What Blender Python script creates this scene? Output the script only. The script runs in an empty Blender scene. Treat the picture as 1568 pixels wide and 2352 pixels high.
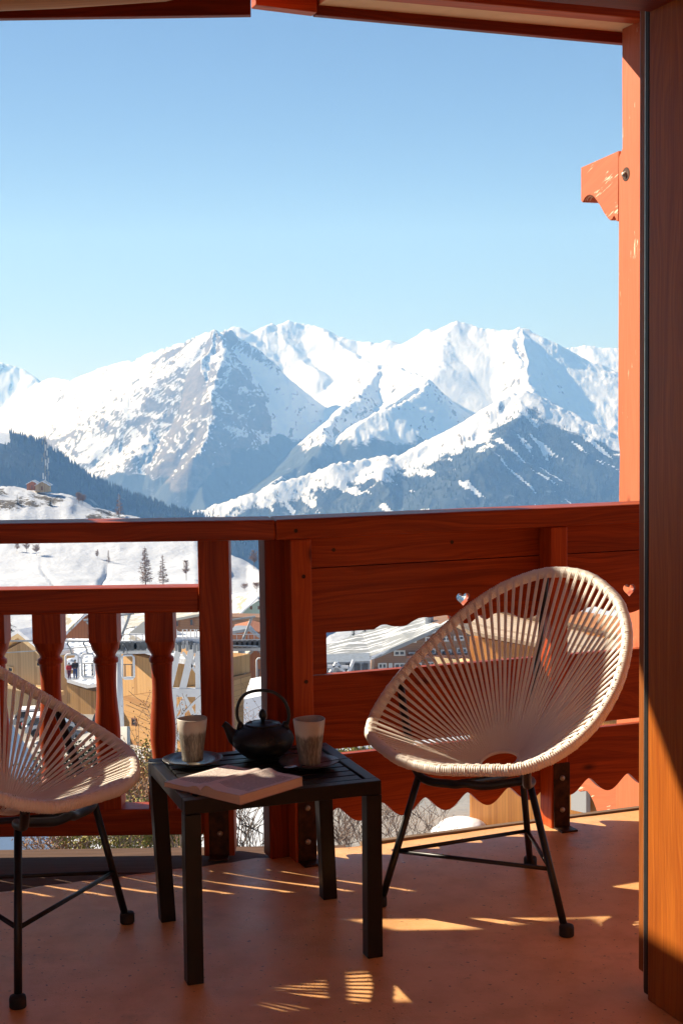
import bpy, bmesh, math, random
import numpy as np
from mathutils import Vector, Matrix
R=math.radians
random.seed(7)
S=bpy.context.scene
COL=S.collection
# ------------------------------------------------------------ camera, world, sun
EYE=1.34; F=3300.0; TH=math.atan(247/3300.0); RO=0.014
cam=bpy.data.cameras.new('camera'); camo=bpy.data.objects.new('camera',cam); COL.objects.link(camo)
CM=Matrix.Rotation(math.pi/2-TH,3,'X')@Matrix.Rotation(-RO,3,'Z')
camo.matrix_world=Matrix.Translation((0,0,EYE))@CM.to_4x4()
cam.sensor_fit='VERTICAL'; cam.sensor_height=36; cam.lens=36*F/2352
cam.clip_start=0.05; cam.clip_end=90000
S.camera=camo
SUN=Vector((-1.42,0.70,1.0)).normalized()
W=bpy.data.worlds.new('World'); S.world=W; W.use_nodes=True
wn=W.node_tree.nodes; wl=W.node_tree.links
sky=wn.new('ShaderNodeTexSky'); sky.sky_type='NISHITA'; sky.sun_disc=False
sky.sun_elevation=math.asin(SUN.z); sky.sun_rotation=math.atan2(SUN.x,SUN.y)
sky.altitude=2200; sky.air_density=1.0; sky.dust_density=0.5; sky.ozone_density=3.0
bg=wn['Background']; bg.inputs[1].default_value=0.054
tint=wn.new('ShaderNodeMix'); tint.data_type='RGBA'; tint.blend_type='MULTIPLY'; tint.inputs[0].default_value=1.0; tint.inputs[7].default_value=(0.68,0.74,0.83,1)
wl.new(sky.outputs[0],tint.inputs[6]); wl.new(tint.outputs[2],bg.inputs[0])
sl=bpy.data.lights.new('sun','SUN'); sl.energy=5.0; sl.angle=R(0.53); sl.color=(1.0,0.94,0.85)
so=bpy.data.objects.new('sun',sl); COL.objects.link(so)
so.rotation_euler=SUN.to_track_quat('Z','Y').to_euler()
S.view_settings.view_transform='Standard'; S.view_settings.look='None'
S.view_settings.exposure=1.15; S.view_settings.gamma=1.0
S.render.engine='CYCLES'
S.cycles.max_bounces=10; S.cycles.diffuse_bounces=6; S.cycles.transparent_max_bounces=16
S.cycles.volume_bounces=1
# ------------------------------------------------------------ photo measuring (point -> world at its real depth)
CAMP=Vector((0,0,EYE))
def ray(x,y): return CM@Vector(((x-784)/F,-(y-1176)/F,-1.0))
class Pl:
    """an upright plane: passes the sight line x0 at depth Y0, turned th degrees to face left; arithmetic shifts it back or forth"""
    def __init__(s,x0,Y0,th,off=0.0): s.x0,s.Y0,s.th,s.off=x0,Y0,th,off
    def __add__(s,k): return Pl(s.x0,s.Y0,s.th,s.off+k)
    def __sub__(s,k): return Pl(s.x0,s.Y0,s.th,s.off-k)
    @property
    def n(s): t=R(s.th); return Vector((-math.sin(t),-math.cos(t),0))
    @property
    def u(s): t=R(s.th); return Vector((math.cos(t),-math.sin(t),0))
def at(x,y,Y):
    d=ray(x,y)
    if isinstance(Y,Pl):
        r0=ray(Y.x0,929); p0=CAMP+r0*(Y.Y0/r0.y)-Y.n*Y.off
        return CAMP+d*((p0-CAMP).dot(Y.n)/d.dot(Y.n))
    return CAMP+d*(Y/d.y)
def fl(x,y,z=0.0): d=ray(x,y); return CAMP+d*((z-EYE)/d.z)
def onp(x,y,P,n): d=ray(x,y); return CAMP+d*((P-CAMP).dot(n)/d.dot(n))
# ------------------------------------------------------------ materials
def nd(nt,t,**k):
    n=nt.nodes.new(t)
    for a,b in k.items(): setattr(n,a,b)
    return n
def newmat(name):
    m=bpy.data.materials.new(name); m.use_nodes=True
    return m,m.node_tree,m.node_tree.nodes['Principled BSDF']
def mix(nt,fac,a,b,mode='MIX'):
    m=nd(nt,'ShaderNodeMix',data_type='RGBA',blend_type=mode)
    for s,v in ((0,fac),(6,a),(7,b)):
        if isinstance(v,bpy.types.NodeSocket): nt.links.new(v,m.inputs[s])
        elif s==0: m.inputs[0].default_value=v
        else: m.inputs[s].default_value=(*v[:3],1)
    return m.outputs[2]
def ramp(nt,src,stops):
    r=nd(nt,'ShaderNodeValToRGB'); nt.links.new(src,r.inputs[0])
    e=r.color_ramp.elements
    while len(e)<len(stops): e.new(0.5)
    for i,(p,c) in enumerate(stops):
        e[i].position=p; e[i].color=(c,c,c,1) if not isinstance(c,tuple) else (*c[:3],1)
    return r.outputs[0]
def noise(nt,vec,scale,detail=4,rough=0.55,dist=0.0):
    n=nd(nt,'ShaderNodeTexNoise'); n.inputs['Scale'].default_value=scale; n.inputs['Detail'].default_value=detail
    n.inputs['Roughness'].default_value=rough; n.inputs['Distortion'].default_value=dist
    if vec is not None: nt.links.new(vec,n.inputs['Vector'])
    return n.outputs[0]
def mapping(nt,vec,scale,loc=(0,0,0),rot=(0,0,0)):
    m=nd(nt,'ShaderNodeMapping'); m.inputs['Scale'].default_value=scale; m.inputs['Location'].default_value=loc; m.inputs['Rotation'].default_value=rot
    nt.links.new(vec,m.inputs[0]); return m.outputs[0]
def bump(nt,b,h,strength,dist=0.01):
    n=nd(nt,'ShaderNodeBump'); n.inputs['Strength'].default_value=strength; n.inputs['Distance'].default_value=dist
    nt.links.new(h,n.inputs['Height']); nt.links.new(n.outputs[0],b.inputs['Normal'])
def coord(nt,which='Object'):
    return nd(nt,'ShaderNodeTexCoord').outputs[which]
def geopos(nt): return nd(nt,'ShaderNodeNewGeometry').outputs['Position']
def wood(name,c1,c2,dark,rough=0.4,grain=1.0,knots=True,chips=0.0,bmp=0.25,coat=0.0,chipcol=(0.75,0.6,0.42)):
    m,nt,b=newmat(name)
    uv=coord(nt,'UV')
    warp=noise(nt,mapping(nt,uv,(1.2,7,1)),1.0,2)
    sep=nd(nt,'ShaderNodeSeparateXYZ'); nt.links.new(uv,sep.inputs[0])
    # growth rings: wave across grain, warped by large slow noise
    add=nd(nt,'ShaderNodeMath',operation='MULTIPLY_ADD'); nt.links.new(warp,add.inputs[0]); add.inputs[1].default_value=0.16; nt.links.new(sep.outputs[1],add.inputs[2])
    comb=nd(nt,'ShaderNodeCombineXYZ'); nt.links.new(add.outputs[0],comb.inputs[1])
    sx=nd(nt,'ShaderNodeMath',operation='MULTIPLY'); nt.links.new(sep.outputs[0],sx.inputs[0]); sx.inputs[1].default_value=0.015
    nt.links.new(sx.outputs[0],comb.inputs[0])
    rings=noise(nt,comb.outputs[0],95*grain,3,0.7)
    fine=noise(nt,mapping(nt,uv,(6,260*grain,1)),1.0,3,0.6)
    blot=noise(nt,mapping(nt,uv,(1.5,5,1)),1.0,3)
    col=mix(nt,ramp(nt,rings,[(0.38,0.0),(0.62,1.0)]),c1,c2)
    col=mix(nt,ramp(nt,fine,[(0.42,0.0),(0.75,0.45)]),col,dark)
    col=mix(nt,ramp(nt,blot,[(0.5,0.0),(0.8,0.45)]),col,dark)
    if knots:
        v=nd(nt,'ShaderNodeTexVoronoi'); v.inputs['Scale'].default_value=1.0; v.inputs['Randomness'].default_value=1.0
        nt.links.new(mapping(nt,uv,(3.2,6.5,1)),v.inputs['Vector'])
        k=ramp(nt,v.outputs['Distance'],[(0.04,0.85),(0.075,0.35),(0.12,0.0)])
        col=mix(nt,k,col,tuple(x*0.45 for x in dark))
    if chips>0:
        ch=noise(nt,mapping(nt,uv,(14,130,1)),1.0,3,0.65)
        msk=noise(nt,mapping(nt,uv,(4,8,1)),1.0,2)
        mm=nd(nt,'ShaderNodeMath',operation='MULTIPLY'); nt.links.new(ch,mm.inputs[0]); nt.links.new(msk,mm.inputs[1])
        col=mix(nt,ramp(nt,mm.outputs[0],[(0.40-chips*0.12,0.0),(0.42-chips*0.12,1.0)]),col,chipcol)
    nt.links.new(col,b.inputs['Base Color'])
    b.inputs['Roughness'].default_value=rough
    if coat: b.inputs['Coat Weight'].default_value=coat; b.inputs['Coat Roughness'].default_value=0.25
    bump(nt,b,fine,bmp,0.0015); b.inputs['Specular IOR Level'].default_value=0.22
    return m
def plain(name,c,rough=0.5,metal=0.0,nscale=0,namp=0.25,bscale=0,bstr=0.2,bdist=0.002,spec=0.5,c2=None):
    m,nt,b=newmat(name)
    b.inputs['Roughness'].default_value=rough; b.inputs['Metallic'].default_value=metal
    b.inputs['Specular IOR Level'].default_value=spec
    if nscale:
        n=noise(nt,coord(nt),nscale,5,0.6)
        col=mix(nt,ramp(nt,n,[(0.3,0.0),(0.7,1.0)]),tuple(x*(1-namp) for x in c),c2 or tuple(min(1,x*(1+namp)) for x in c))
        nt.links.new(col,b.inputs['Base Color'])
    else: b.inputs['Base Color'].default_value=(*c,1)
    if bscale: bump(nt,b,noise(nt,coord(nt),bscale,4,0.6),bstr,bdist)
    return m
M={}
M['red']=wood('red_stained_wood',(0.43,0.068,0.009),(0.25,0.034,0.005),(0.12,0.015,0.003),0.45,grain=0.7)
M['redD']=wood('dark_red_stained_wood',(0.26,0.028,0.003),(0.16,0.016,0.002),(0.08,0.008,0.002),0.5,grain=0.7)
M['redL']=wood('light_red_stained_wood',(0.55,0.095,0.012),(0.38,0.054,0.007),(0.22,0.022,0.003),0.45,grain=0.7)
M['column']=wood('coral_painted_wood',(0.60,0.165,0.072),(0.55,0.145,0.060),(0.40,0.095,0.035),0.62,chips=0.12)
M['corbel']=wood('coral_worn_painted_wood',(0.57,0.15,0.065),(0.52,0.13,0.055),(0.32,0.09,0.035),0.65,chips=0.62,knots=False)
M['door']=wood('varnished_pine',(0.44,0.125,0.016),(0.33,0.082,0.011),(0.17,0.036,0.006),0.42,grain=0.9)
M['doorD']=wood('varnished_pine_edge',(0.34,0.11,0.025),(0.27,0.08,0.018),(0.13,0.035,0.01),0.42)
M['roomwall']=plain('warm_cream_room_wall',(0.75,0.52,0.33),0.8,nscale=3,namp=0.05)
M['log']=wood('bare_pine',(0.52,0.24,0.075),(0.36,0.14,0.04),(0.20,0.07,0.02),0.6,grain=0.5)
M['soffit']=plain('cream_render',(0.72,0.46,0.24),0.85,nscale=9,namp=0.08,bscale=70,bstr=0.3)
M['plank']=wood('weathered_deck_wood',(0.14,0.080,0.052),(0.095,0.052,0.034),(0.05,0.027,0.018),0.8)
M['tar']=plain('tar_dark_beam',(0.028,0.018,0.013),0.8,nscale=6,namp=0.3,bscale=60,bstr=0.3)
M['trim']=wood('weathered_trim_wood',(0.24,0.16,0.10),(0.17,0.11,0.07),(0.08,0.05,0.03),0.7,chips=0.1)
M['black']=plain('black_powder_coated_metal',(0.012,0.012,0.014),0.38,0.2,nscale=30,namp=0.3,bscale=400,bstr=0.08,bdist=0.0004)
M['tableb']=plain('black_painted_aluminium',(0.009,0.008,0.009),0.36,0.0,spec=0.35,nscale=14,namp=0.35,bscale=260,bstr=0.08,bdist=0.0004)
M['bracket']=plain('rusty_dark_steel',(0.035,0.016,0.010),0.5,0.6,nscale=40,namp=0.6,c2=(0.09,0.035,0.015),bscale=90,bstr=0.3)
M['bolt']=plain('galvanised_bolt',(0.42,0.36,0.29),0.45,0.7,nscale=120,namp=0.3)
M['rubber']=plain('black_rubber',(0.012,0.011,0.011),0.75,nscale=40,namp=0.3)
M['gasket']=plain('black_gasket',(0.01,0.01,0.01),0.5,nscale=60,namp=0.3)
M['steel']=plain('bare_steel_strip',(0.55,0.5,0.42),0.3,0.9,nscale=50,namp=0.2)
M['iron']=plain('black_cast_iron',(0.018,0.019,0.020),0.40,0.35,nscale=60,namp=0.3,bscale=180,bstr=0.15,bdist=0.0006)
def cordmat():
    m,nt,b=newmat('cream_pvc_cord')
    n=noise(nt,coord(nt),22,3)
    nt.links.new(mix(nt,n,(0.84,0.76,0.66),(0.90,0.83,0.74)),b.inputs['Base Color'])
    b.inputs['Roughness'].default_value=0.38; b.inputs['Subsurface Weight'].default_value=0.0
    return m
M['cord']=cordmat()
def floormat():
    m,nt,b=newmat('ochre_balcony_coating')
    p=geopos(nt)
    n1=noise(nt,p,1.6,5,0.6); n2=noise(nt,p,9,4,0.6); sp=noise(nt,p,75,2,0.5)
    col=mix(nt,ramp(nt,n1,[(0.3,0.0),(0.7,1.0)]),(0.76,0.39,0.155),(0.87,0.49,0.22))
    col=mix(nt,ramp(nt,n2,[(0.42,0.0),(0.75,0.8)]),col,(0.60,0.28,0.10))
    st=noise(nt,p,3.3,6,0.7)
    col=mix(nt,ramp(nt,st,[(0.58,0.0),(0.74,0.6)]),col,(0.28,0.12,0.05))
    col=mix(nt,ramp(nt,sp,[(0.27,0.85),(0.33,0.0)]),col,(0.14,0.06,0.03))
    nt.links.new(col,b.inputs['Base Color'])
    nt.links.new(ramp(nt,n1,[(0.3,0.30),(0.7,0.50)]),b.inputs['Roughness'])
    b.inputs['Specular IOR Level'].default_value=0.55
    g=noise(nt,p,260,3,0.6); g2=noise(nt,p,22,3,0.6)
    ad=nd(nt,'ShaderNodeMath',operation='MULTIPLY_ADD'); nt.links.new(g2,ad.inputs[0]); ad.inputs[1].default_value=1.2; nt.links.new(g,ad.inputs[2])
    bump(nt,b,ad.outputs[0],0.55,0.0022)
    return m
M['floor']=floormat()
def cupmat():
    m,nt,b=newmat('speckled_stoneware')
    uv=coord(nt); sep=nd(nt,'ShaderNodeSeparateXYZ'); nt.links.new(uv,sep.inputs[0])
    w=noise(nt,mapping(nt,uv,(60,60,6)),1.0,3,0.6,0.6)
    n=noise(nt,mapping(nt,uv,(230,230,16)),1.0,4,0.7,0.8)
    h=nd(nt,'ShaderNodeMath',operation='MULTIPLY_ADD'); nt.links.new(w,h.inputs[0]); h.inputs[1].default_value=-0.03; nt.links.new(sep.outputs[2],h.inputs[2])
    low=ramp(nt,h.outputs[0],[(0.056,1.0),(0.064,0.0)])
    lines=ramp(nt,n,[(0.47,0.0),(0.56,1.0)])
    dk=mix(nt,lines,(0.13,0.12,0.10),(0.26,0.235,0.195))
    nt.links.new(mix(nt,low,(0.50,0.47,0.42),dk),b.inputs['Base Color'])
    b.inputs['Roughness'].default_value=0.42
    bump(nt,b,n,0.3,0.0008)
    return m
M['cup']=cupmat()
M['glaze']=plain('pale_cup_glaze',(0.52,0.49,0.44),0.35,nscale=30,namp=0.08)
def saucermat():
    m,nt,b=newmat('ringed_dark_stoneware')
    sep=nd(nt,'ShaderNodeSeparateXYZ'); c=coord(nt); nt.links.new(c,sep.inputs[0])
    ln=nd(nt,'ShaderNodeVectorMath',operation='LENGTH'); cb=nd(nt,'ShaderNodeCombineXYZ'); nt.links.new(sep.outputs[0],cb.inputs[0]); nt.links.new(sep.outputs[1],cb.inputs[1]); nt.links.new(cb.outputs[0],ln.inputs[0])
    ad=nd(nt,'ShaderNodeMath',operation='MULTIPLY_ADD'); nt.links.new(noise(nt,c,28,3),ad.inputs[0]); ad.inputs[1].default_value=0.008; nt.links.new(ln.outputs['Value'],ad.inputs[2])
    s=nd(nt,'ShaderNodeMath',operation='SINE'); mu=nd(nt,'ShaderNodeMath',operation='MULTIPLY'); nt.links.new(ad.outputs[0],mu.inputs[0]); mu.inputs[1].default_value=1250; nt.links.new(mu.outputs[0],s.inputs[0])
    nt.links.new(mix(nt,ramp(nt,s.outputs[0],[(0.3,0.0),(0.95,1.0)]),(0.030,0.027,0.025),(0.17,0.15,0.13)),b.inputs['Base Color'])
    b.inputs['Roughness'].default_value=0.3
    return m
M['saucer']=saucermat()
def pagemat():
    m,nt,b=newmat('printed_page')
    uv=coord(nt,'UV'); sep=nd(nt,'ShaderNodeSeparateXYZ'); nt.links.new(uv,sep.inputs[0])
    def mt(op,a,v=None):
        n=nd(nt,'ShaderNodeMath',operation=op)
        for i,q in enumerate((a,v)):
            if q is None: continue
            if isinstance(q,bpy.types.NodeSocket): nt.links.new(q,n.inputs[i])
            else: n.inputs[i].default_value=q
        return n.outputs[0]
    # uv in metres: x across the page, y down the page
    row=mt('FRACT',mt('MULTIPLY',sep.outputs[1],1/0.0058)); rid=mt('FLOOR',mt('MULTIPLY',sep.outputs[1],1/0.0058))
    inrow=mt('MULTIPLY',mt('GREATER_THAN',row,0.18),mt('LESS_THAN',row,0.78))
    cb=nd(nt,'ShaderNodeCombineXYZ'); nt.links.new(mt('MULTIPLY',sep.outputs[0],800.0),cb.inputs[0]); nt.links.new(mt('MULTIPLY',rid,7.3),cb.inputs[1])
    wd=mt('GREATER_THAN',noise(nt,cb.outputs[0],1.0,1),0.42)
    inx=mt('MULTIPLY',mt('GREATER_THAN',sep.outputs[0],0.017),mt('LESS_THAN',sep.outputs[0],0.118))
    iny=mt('MULTIPLY',mt('GREATER_THAN',sep.outputs[1],0.020),mt('LESS_THAN',sep.outputs[1],0.172))
    k=mt('MULTIPLY',mt('MULTIPLY',inrow,wd),mt('MULTIPLY',inx,iny))
    nt.links.new(mix(nt,mt('MULTIPLY',k,0.75),(0.78,0.66,0.60),(0.06,0.05,0.05)),b.inputs['Base Color'])
    b.inputs['Roughness'].default_value=0.7
    return m
M['page']=pagemat()
def edgemat():
    m,nt,b=newmat('page_edges')
    n=noise(nt,mapping(nt,coord(nt),(8,8,900)),1.0,2)
    nt.links.new(mix(nt,n,(0.60,0.40,0.26),(0.74,0.58,0.44)),b.inputs['Base Color']); b.inputs['Roughness'].default_value=0.8
    return m
M['edges']=edgemat()
M['cover']=plain('book_cover',(0.50,0.30,0.26),0.5,nscale=30,namp=0.1)
# --- landscape materials
def snowground():
    m,nt,b=newmat('alpine_snow')
    p=geopos(nt)
    a=nd(nt,'ShaderNodeAttribute',attribute_name='mask')
    sep=nd(nt,'ShaderNodeSeparateColor'); nt.links.new(a.outputs['Color'],sep.inputs[0])
    n1=noise(nt,p,0.06,5,0.6); n2=noise(nt,p,0.5,5,0.65)
    sn=mix(nt,n1,(0.44,0.47,0.52),(0.62,0.64,0.67))
    rk=mix(nt,n2,(0.05,0.045,0.035),(0.16,0.13,0.09))
    rf=nd(nt,'ShaderNodeMath',operation='MULTIPLY_ADD'); nt.links.new(n2,rf.inputs[0]); rf.inputs[1].default_value=0.9; nt.links.new(sep.outputs[0],rf.inputs[2])
    col=mix(nt,ramp(nt,rf.outputs[0],[(0.93,0.0),(0.99,1.0)]),sn,rk)
    rd=nd(nt,'ShaderNodeMath',operation='MULTIPLY_ADD'); nt.links.new(noise(nt,p,0.35,5,0.7),rd.inputs[0]); rd.inputs[1].default_value=0.6; nt.links.new(sep.outputs[1],rd.inputs[2])
    asf=mix(nt,noise(nt,p,1.7,5,0.7),(0.20,0.19,0.18),(0.34,0.32,0.30))
    col=mix(nt,ramp(nt,rd.outputs[0],[(0.78,0.0),(0.82,1.0)]),col,asf)
    nt.links.new(col,b.inputs['Base Color']); b.inputs['Roughness'].default_value=0.75; b.inputs['Specular IOR Level'].default_value=0.2
    ad=nd(nt,'ShaderNodeMath',operation='MULTIPLY_ADD'); nt.links.new(noise(nt,p,0.045,4,0.6),ad.inputs[0]); ad.inputs[1].default_value=4.0; nt.links.new(n2,ad.inputs[2])
    bump(nt,b,ad.outputs[0],0.5,0.7)
    return m
M['snowg']=snowground()
def mountmat(name,forest=(0.012,0.020,0.022),fbump=16.0):
    m,nt,b=newmat(name)
    p=geopos(nt)
    a=nd(nt,'ShaderNodeAttribute',attribute_name='mask')
    sep=nd(nt,'ShaderNodeSeparateColor'); nt.links.new(a.outputs['Color'],sep.inputs[0])
    n1=noise(nt,p,0.006,7,0.68); n2=noise(nt,p,0.028,6,0.7)
    ns=noise(nt,mapping(nt,mapping(nt,p,(1,1,1),rot=(0,-0.75,0)),(1.5,0.5,0.38)),0.055,7,0.76)
    sn=mix(nt,n1,(0.62,0.65,0.70),(0.80,0.81,0.83))
    rk=mix(nt,ramp(nt,n2,[(0.3,0.0),(0.7,1.0)]),(0.045,0.042,0.042),(0.20,0.17,0.14))
    def thr(sock,nz,amp,lo,hi):
        f=nd(nt,'ShaderNodeMath',operation='MULTIPLY_ADD'); nt.links.new(nz,f.inputs[0]); f.inputs[1].default_value=amp; nt.links.new(sock,f.inputs[2])
        return ramp(nt,f.outputs[0],[(lo,0.0),(hi,1.0)])
    col=mix(nt,thr(sep.outputs[0],ns,1.1,0.93,1.02),sn,rk)
    fo=mix(nt,ramp(nt,noise(nt,mapping(nt,p,(1,1,0.4)),0.06,5,0.7),[(0.35,0.0),(0.75,1.0)]),forest,tuple(x*2.4+0.01 for x in forest))
    fo=mix(nt,ramp(nt,noise(nt,p,0.011,6,0.7),[(0.60,0.0),(0.72,0.55)]),fo,(0.45,0.47,0.5))
    col=mix(nt,thr(sep.outputs[1],n1,0.9,0.90,0.97),col,fo)
    nt.links.new(col,b.inputs['Base Color']); b.inputs['Roughness'].default_value=0.8; b.inputs['Specular IOR Level'].default_value=0.15
    bump(nt,b,ns,0.35,fbump)
    return m
M['mount']=mountmat('snow_and_rock')
M['forest']=mountmat('dark_spruce_forest',(0.010,0.017,0.018),10.0)
M['valley']=plain('valley_ground',(0.10,0.12,0.13),0.9)
def cladding(name,c1,c2,pitch,axis='z',rough=0.65):
    m,nt,b=newmat(name)
    uv=coord(nt,'UV'); sep=nd(nt,'ShaderNodeSeparateXYZ'); nt.links.new(uv,sep.inputs[0])
    s=sep.outputs[0 if axis=='v' else 1]
    mu=nd(nt,'ShaderNodeMath',operation='MULTIPLY'); nt.links.new(s,mu.inputs[0]); mu.inputs[1].default_value=1/pitch
    fr=nd(nt,'ShaderNodeMath',operation='FRACT'); nt.links.new(mu.outputs[0],fr.inputs[0])
    fo=nd(nt,'ShaderNodeMath',operation='FLOOR'); nt.links.new(mu.outputs[0],fo.inputs[0])
    wn_=nd(nt,'ShaderNodeTexWhiteNoise',noise_dimensions='1D'); nt.links.new(fo.outputs[0],wn_.inputs['W'])
    gr=noise(nt,mapping(nt,uv,(0.6,9,1) if axis!='v' else (9,0.6,1)),1.0,4,0.65)
    ad=nd(nt,'ShaderNodeMath',operation='ADD'); nt.links.new(wn_.outputs[0],ad.inputs[0]); nt.links.new(gr,ad.inputs[1])
    col=mix(nt,ramp(nt,ad.outputs[0],[(0.45,0.0),(1.35,1.0)]),c1,c2)
    col=mix(nt,ramp(nt,fr.outputs[0],[(0.0,0.75),(0.10,0.0)]),col,tuple(x*0.3 for x in c1))
    nt.links.new(col,b.inputs['Base Color']); b.inputs['Roughness'].default_value=rough
    return m
M['gold_v']=cladding('golden_board_cladding',(0.34,0.17,0.05),(0.50,0.28,0.10),0.30,'v')
M['gold_h']=cladding('golden_lapped_cladding',(0.32,0.145,0.04),(0.48,0.26,0.09),0.45,'h')
M['pale_v']=cladding('pale_board_cladding',(0.42,0.27,0.13),(0.56,0.39,0.21),0.35,'v')
M['brown_v']=cladding('brown_board_cladding',(0.15,0.075,0.035),(0.26,0.13,0.06),0.40,'h')
M['rust_v']=cladding('rust_board_cladding',(0.30,0.10,0.035),(0.42,0.15,0.055),0.40,'v')
M['orange_v']=cladding('orange_board_cladding',(0.42,0.15,0.030),(0.58,0.24,0.055),0.11,'v',0.5)
M['shingle']=cladding('pale_wood_shingle_courses',(0.45,0.30,0.18),(0.66,0.49,0.33),0.36,'h')
M['rafter']=plain('tan_timber_trim',(0.70,0.50,0.26),0.6,nscale=1.5,namp=0.15)  # light tan timber colour
M['window']=plain('dark_window_glass',(0.03,0.035,0.045),0.12,nscale=1,namp=0.5)
M['wframe']=plain('white_window_frame',(0.62,0.62,0.60),0.5)
M['shut']=plain('brown_shutter',(0.24,0.11,0.06),0.6,nscale=2,namp=0.2)
M['green']=plain('pale_green_render',(0.50,0.62,0.52),0.85,nscale=0.3,namp=0.08)
M['conc']=plain('pale_concrete',(0.50,0.47,0.41),0.85,nscale=0.25,namp=0.14)
M['asph']=plain('worn_asphalt',(0.24,0.23,0.21),0.85,nscale=0.4,namp=0.22)
M['galv']=plain('galvanised_white_steel',(0.66,0.68,0.70),0.45,0.1,nscale=0.8,namp=0.1)
M['grey']=plain('grey_steel',(0.30,0.32,0.34),0.45,0.4,nscale=1.5,namp=0.25)
M['dgrey']=plain('dark_grey_machinery',(0.09,0.10,0.11),0.5,0.3,nscale=1.5,namp=0.3)
M['snow']=plain('roof_snow',(0.84,0.86,0.90),0.8,nscale=0.35,namp=0.04,bscale=0.8,bstr=0.5,bdist=0.2)
M['blueroof']=plain('shade_blue_metal_roof',(0.105,0.165,0.27),0.75,nscale=0.8,namp=0.08,spec=0.1)  # blue of the shaded roof put into its base colour
def roofmat(name,base,thr,sx,sy,mark=None):
    m,nt,b=newmat(name)
    uv=coord(nt,'UV')
    n=noise(nt,mapping(nt,uv,(sx,sy,1)),1.0,5,0.65)
    br=nd(nt,'ShaderNodeTexBrick'); br.inputs['Scale'].default_value=1.0; br.offset=0.5
    br.inputs['Brick Width'].default_value=1.6; br.inputs['Row Height'].default_value=1.5; br.inputs['Mortar Size'].default_value=0.0
    nt.links.new(uv,br.inputs['Vector'])
    col=mix(nt,ramp(nt,n,[(thr,0.0),(thr+0.05,1.0)]),base,(0.84,0.86,0.90))
    if mark:
        sep=nd(nt,'ShaderNodeSeparateXYZ'); nt.links.new(uv,sep.inputs[0])
        def mt(op,a,v=None):
            q=nd(nt,'ShaderNodeMath',operation=op)
            for i,w in enumerate((a,v)):
                if w is None: continue
                if isinstance(w,bpy.types.NodeSocket): nt.links.new(w,q.inputs[i])
                else: q.inputs[i].default_value=w
            return q.outputs[0]
        ry=mt('MULTIPLY',sep.outputs[1],1/mark[1]); rid=mt('FLOOR',ry)
        rx=mt('ADD',mt('MULTIPLY',sep.outputs[0],1/mark[0]),mt('MULTIPLY',rid,0.5))
        wob=mt('MULTIPLY',noise(nt,uv,0.6,3),0.75)
        k=mt('MULTIPLY',mt('LESS_THAN',mt('FRACT',ry),mt('ADD',wob,0.0)),mt('GREATER_THAN',mt('FRACT',rx),mt('ADD',wob,0.08)))
        col=mix(nt,k,(0.84,0.86,0.90),base)
    nt.links.new(col,b.inputs['Base Color']); b.inputs['Roughness'].default_value=0.6
    bump(nt,b,n,0.4,0.1)
    return m
M['tileroof']=roofmat('snow_covered_tile_roof',(0.22,0.27,0.36),0.30,0.3,0.3,(0.85,2.6))
M['patchroof']=roofmat('patchy_snow_roof',(0.24,0.25,0.25),0.52,0.10,0.55)
M['seamroof']=roofmat('snowy_seam_roof',(0.40,0.38,0.32),0.55,1.2,0.2)
M['tanroof']=roofmat('tan_snow_roof',(0.42,0.36,0.26),0.45,0.35,0.12)
def leafmat(name,c1,c2):
    m,nt,b=newmat(name)
    oi=nd(nt,'ShaderNodeNewGeometry').outputs['Random Per Island']
    nt.links.new(mix(nt,oi,c1,c2),b.inputs['Base Color']); b.inputs['Roughness'].default_value=0.7; b.inputs['Specular IOR Level'].default_value=0.2
    return m
M['needle']=leafmat('dark_spruce_needles',(0.012,0.022,0.014),(0.035,0.052,0.024))
M['juniper']=leafmat('yellow_green_juniper',(0.13,0.14,0.03),(0.40,0.33,0.08))
M['dryleaf']=leafmat('dry_russet_leaves',(0.30,0.13,0.05),(0.50,0.28,0.12))
M['twig']=leafmat('grey_brown_twigs',(0.13,0.08,0.06),(0.36,0.25,0.19))
M['birch']=leafmat('russet_birch_twigs',(0.20,0.12,0.09),(0.30,0.19,0.14))
M['bark']=plain('grey_bark',(0.11,0.08,0.06),0.9,nscale=3,namp=0.3)
M['skin']=plain('skin',(0.45,0.26,0.18),0.6)
M['redcoat']=plain('red_jacket',(0.45,0.02,0.03),0.7,nscale=5,namp=0.2)
M['darkcoat']=plain('dark_jacket',(0.02,0.02,0.03),0.7,nscale=5,namp=0.2)
M['jeans']=plain('blue_trousers',(0.03,0.06,0.16),0.8,nscale=5,namp=0.2)
M['maroon']=plain('maroon_trousers',(0.10,0.02,0.05),0.8,nscale=5,namp=0.2)
M['cardark']=plain('dark_car_paint',(0.03,0.035,0.045),0.2,0.3)
M['carlight']=plain('silver_car_paint',(0.35,0.38,0.42),0.25,0.4)
M['tail']=plain('red_tail_lamp',(0.5,0.02,0.02),0.3)
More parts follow.
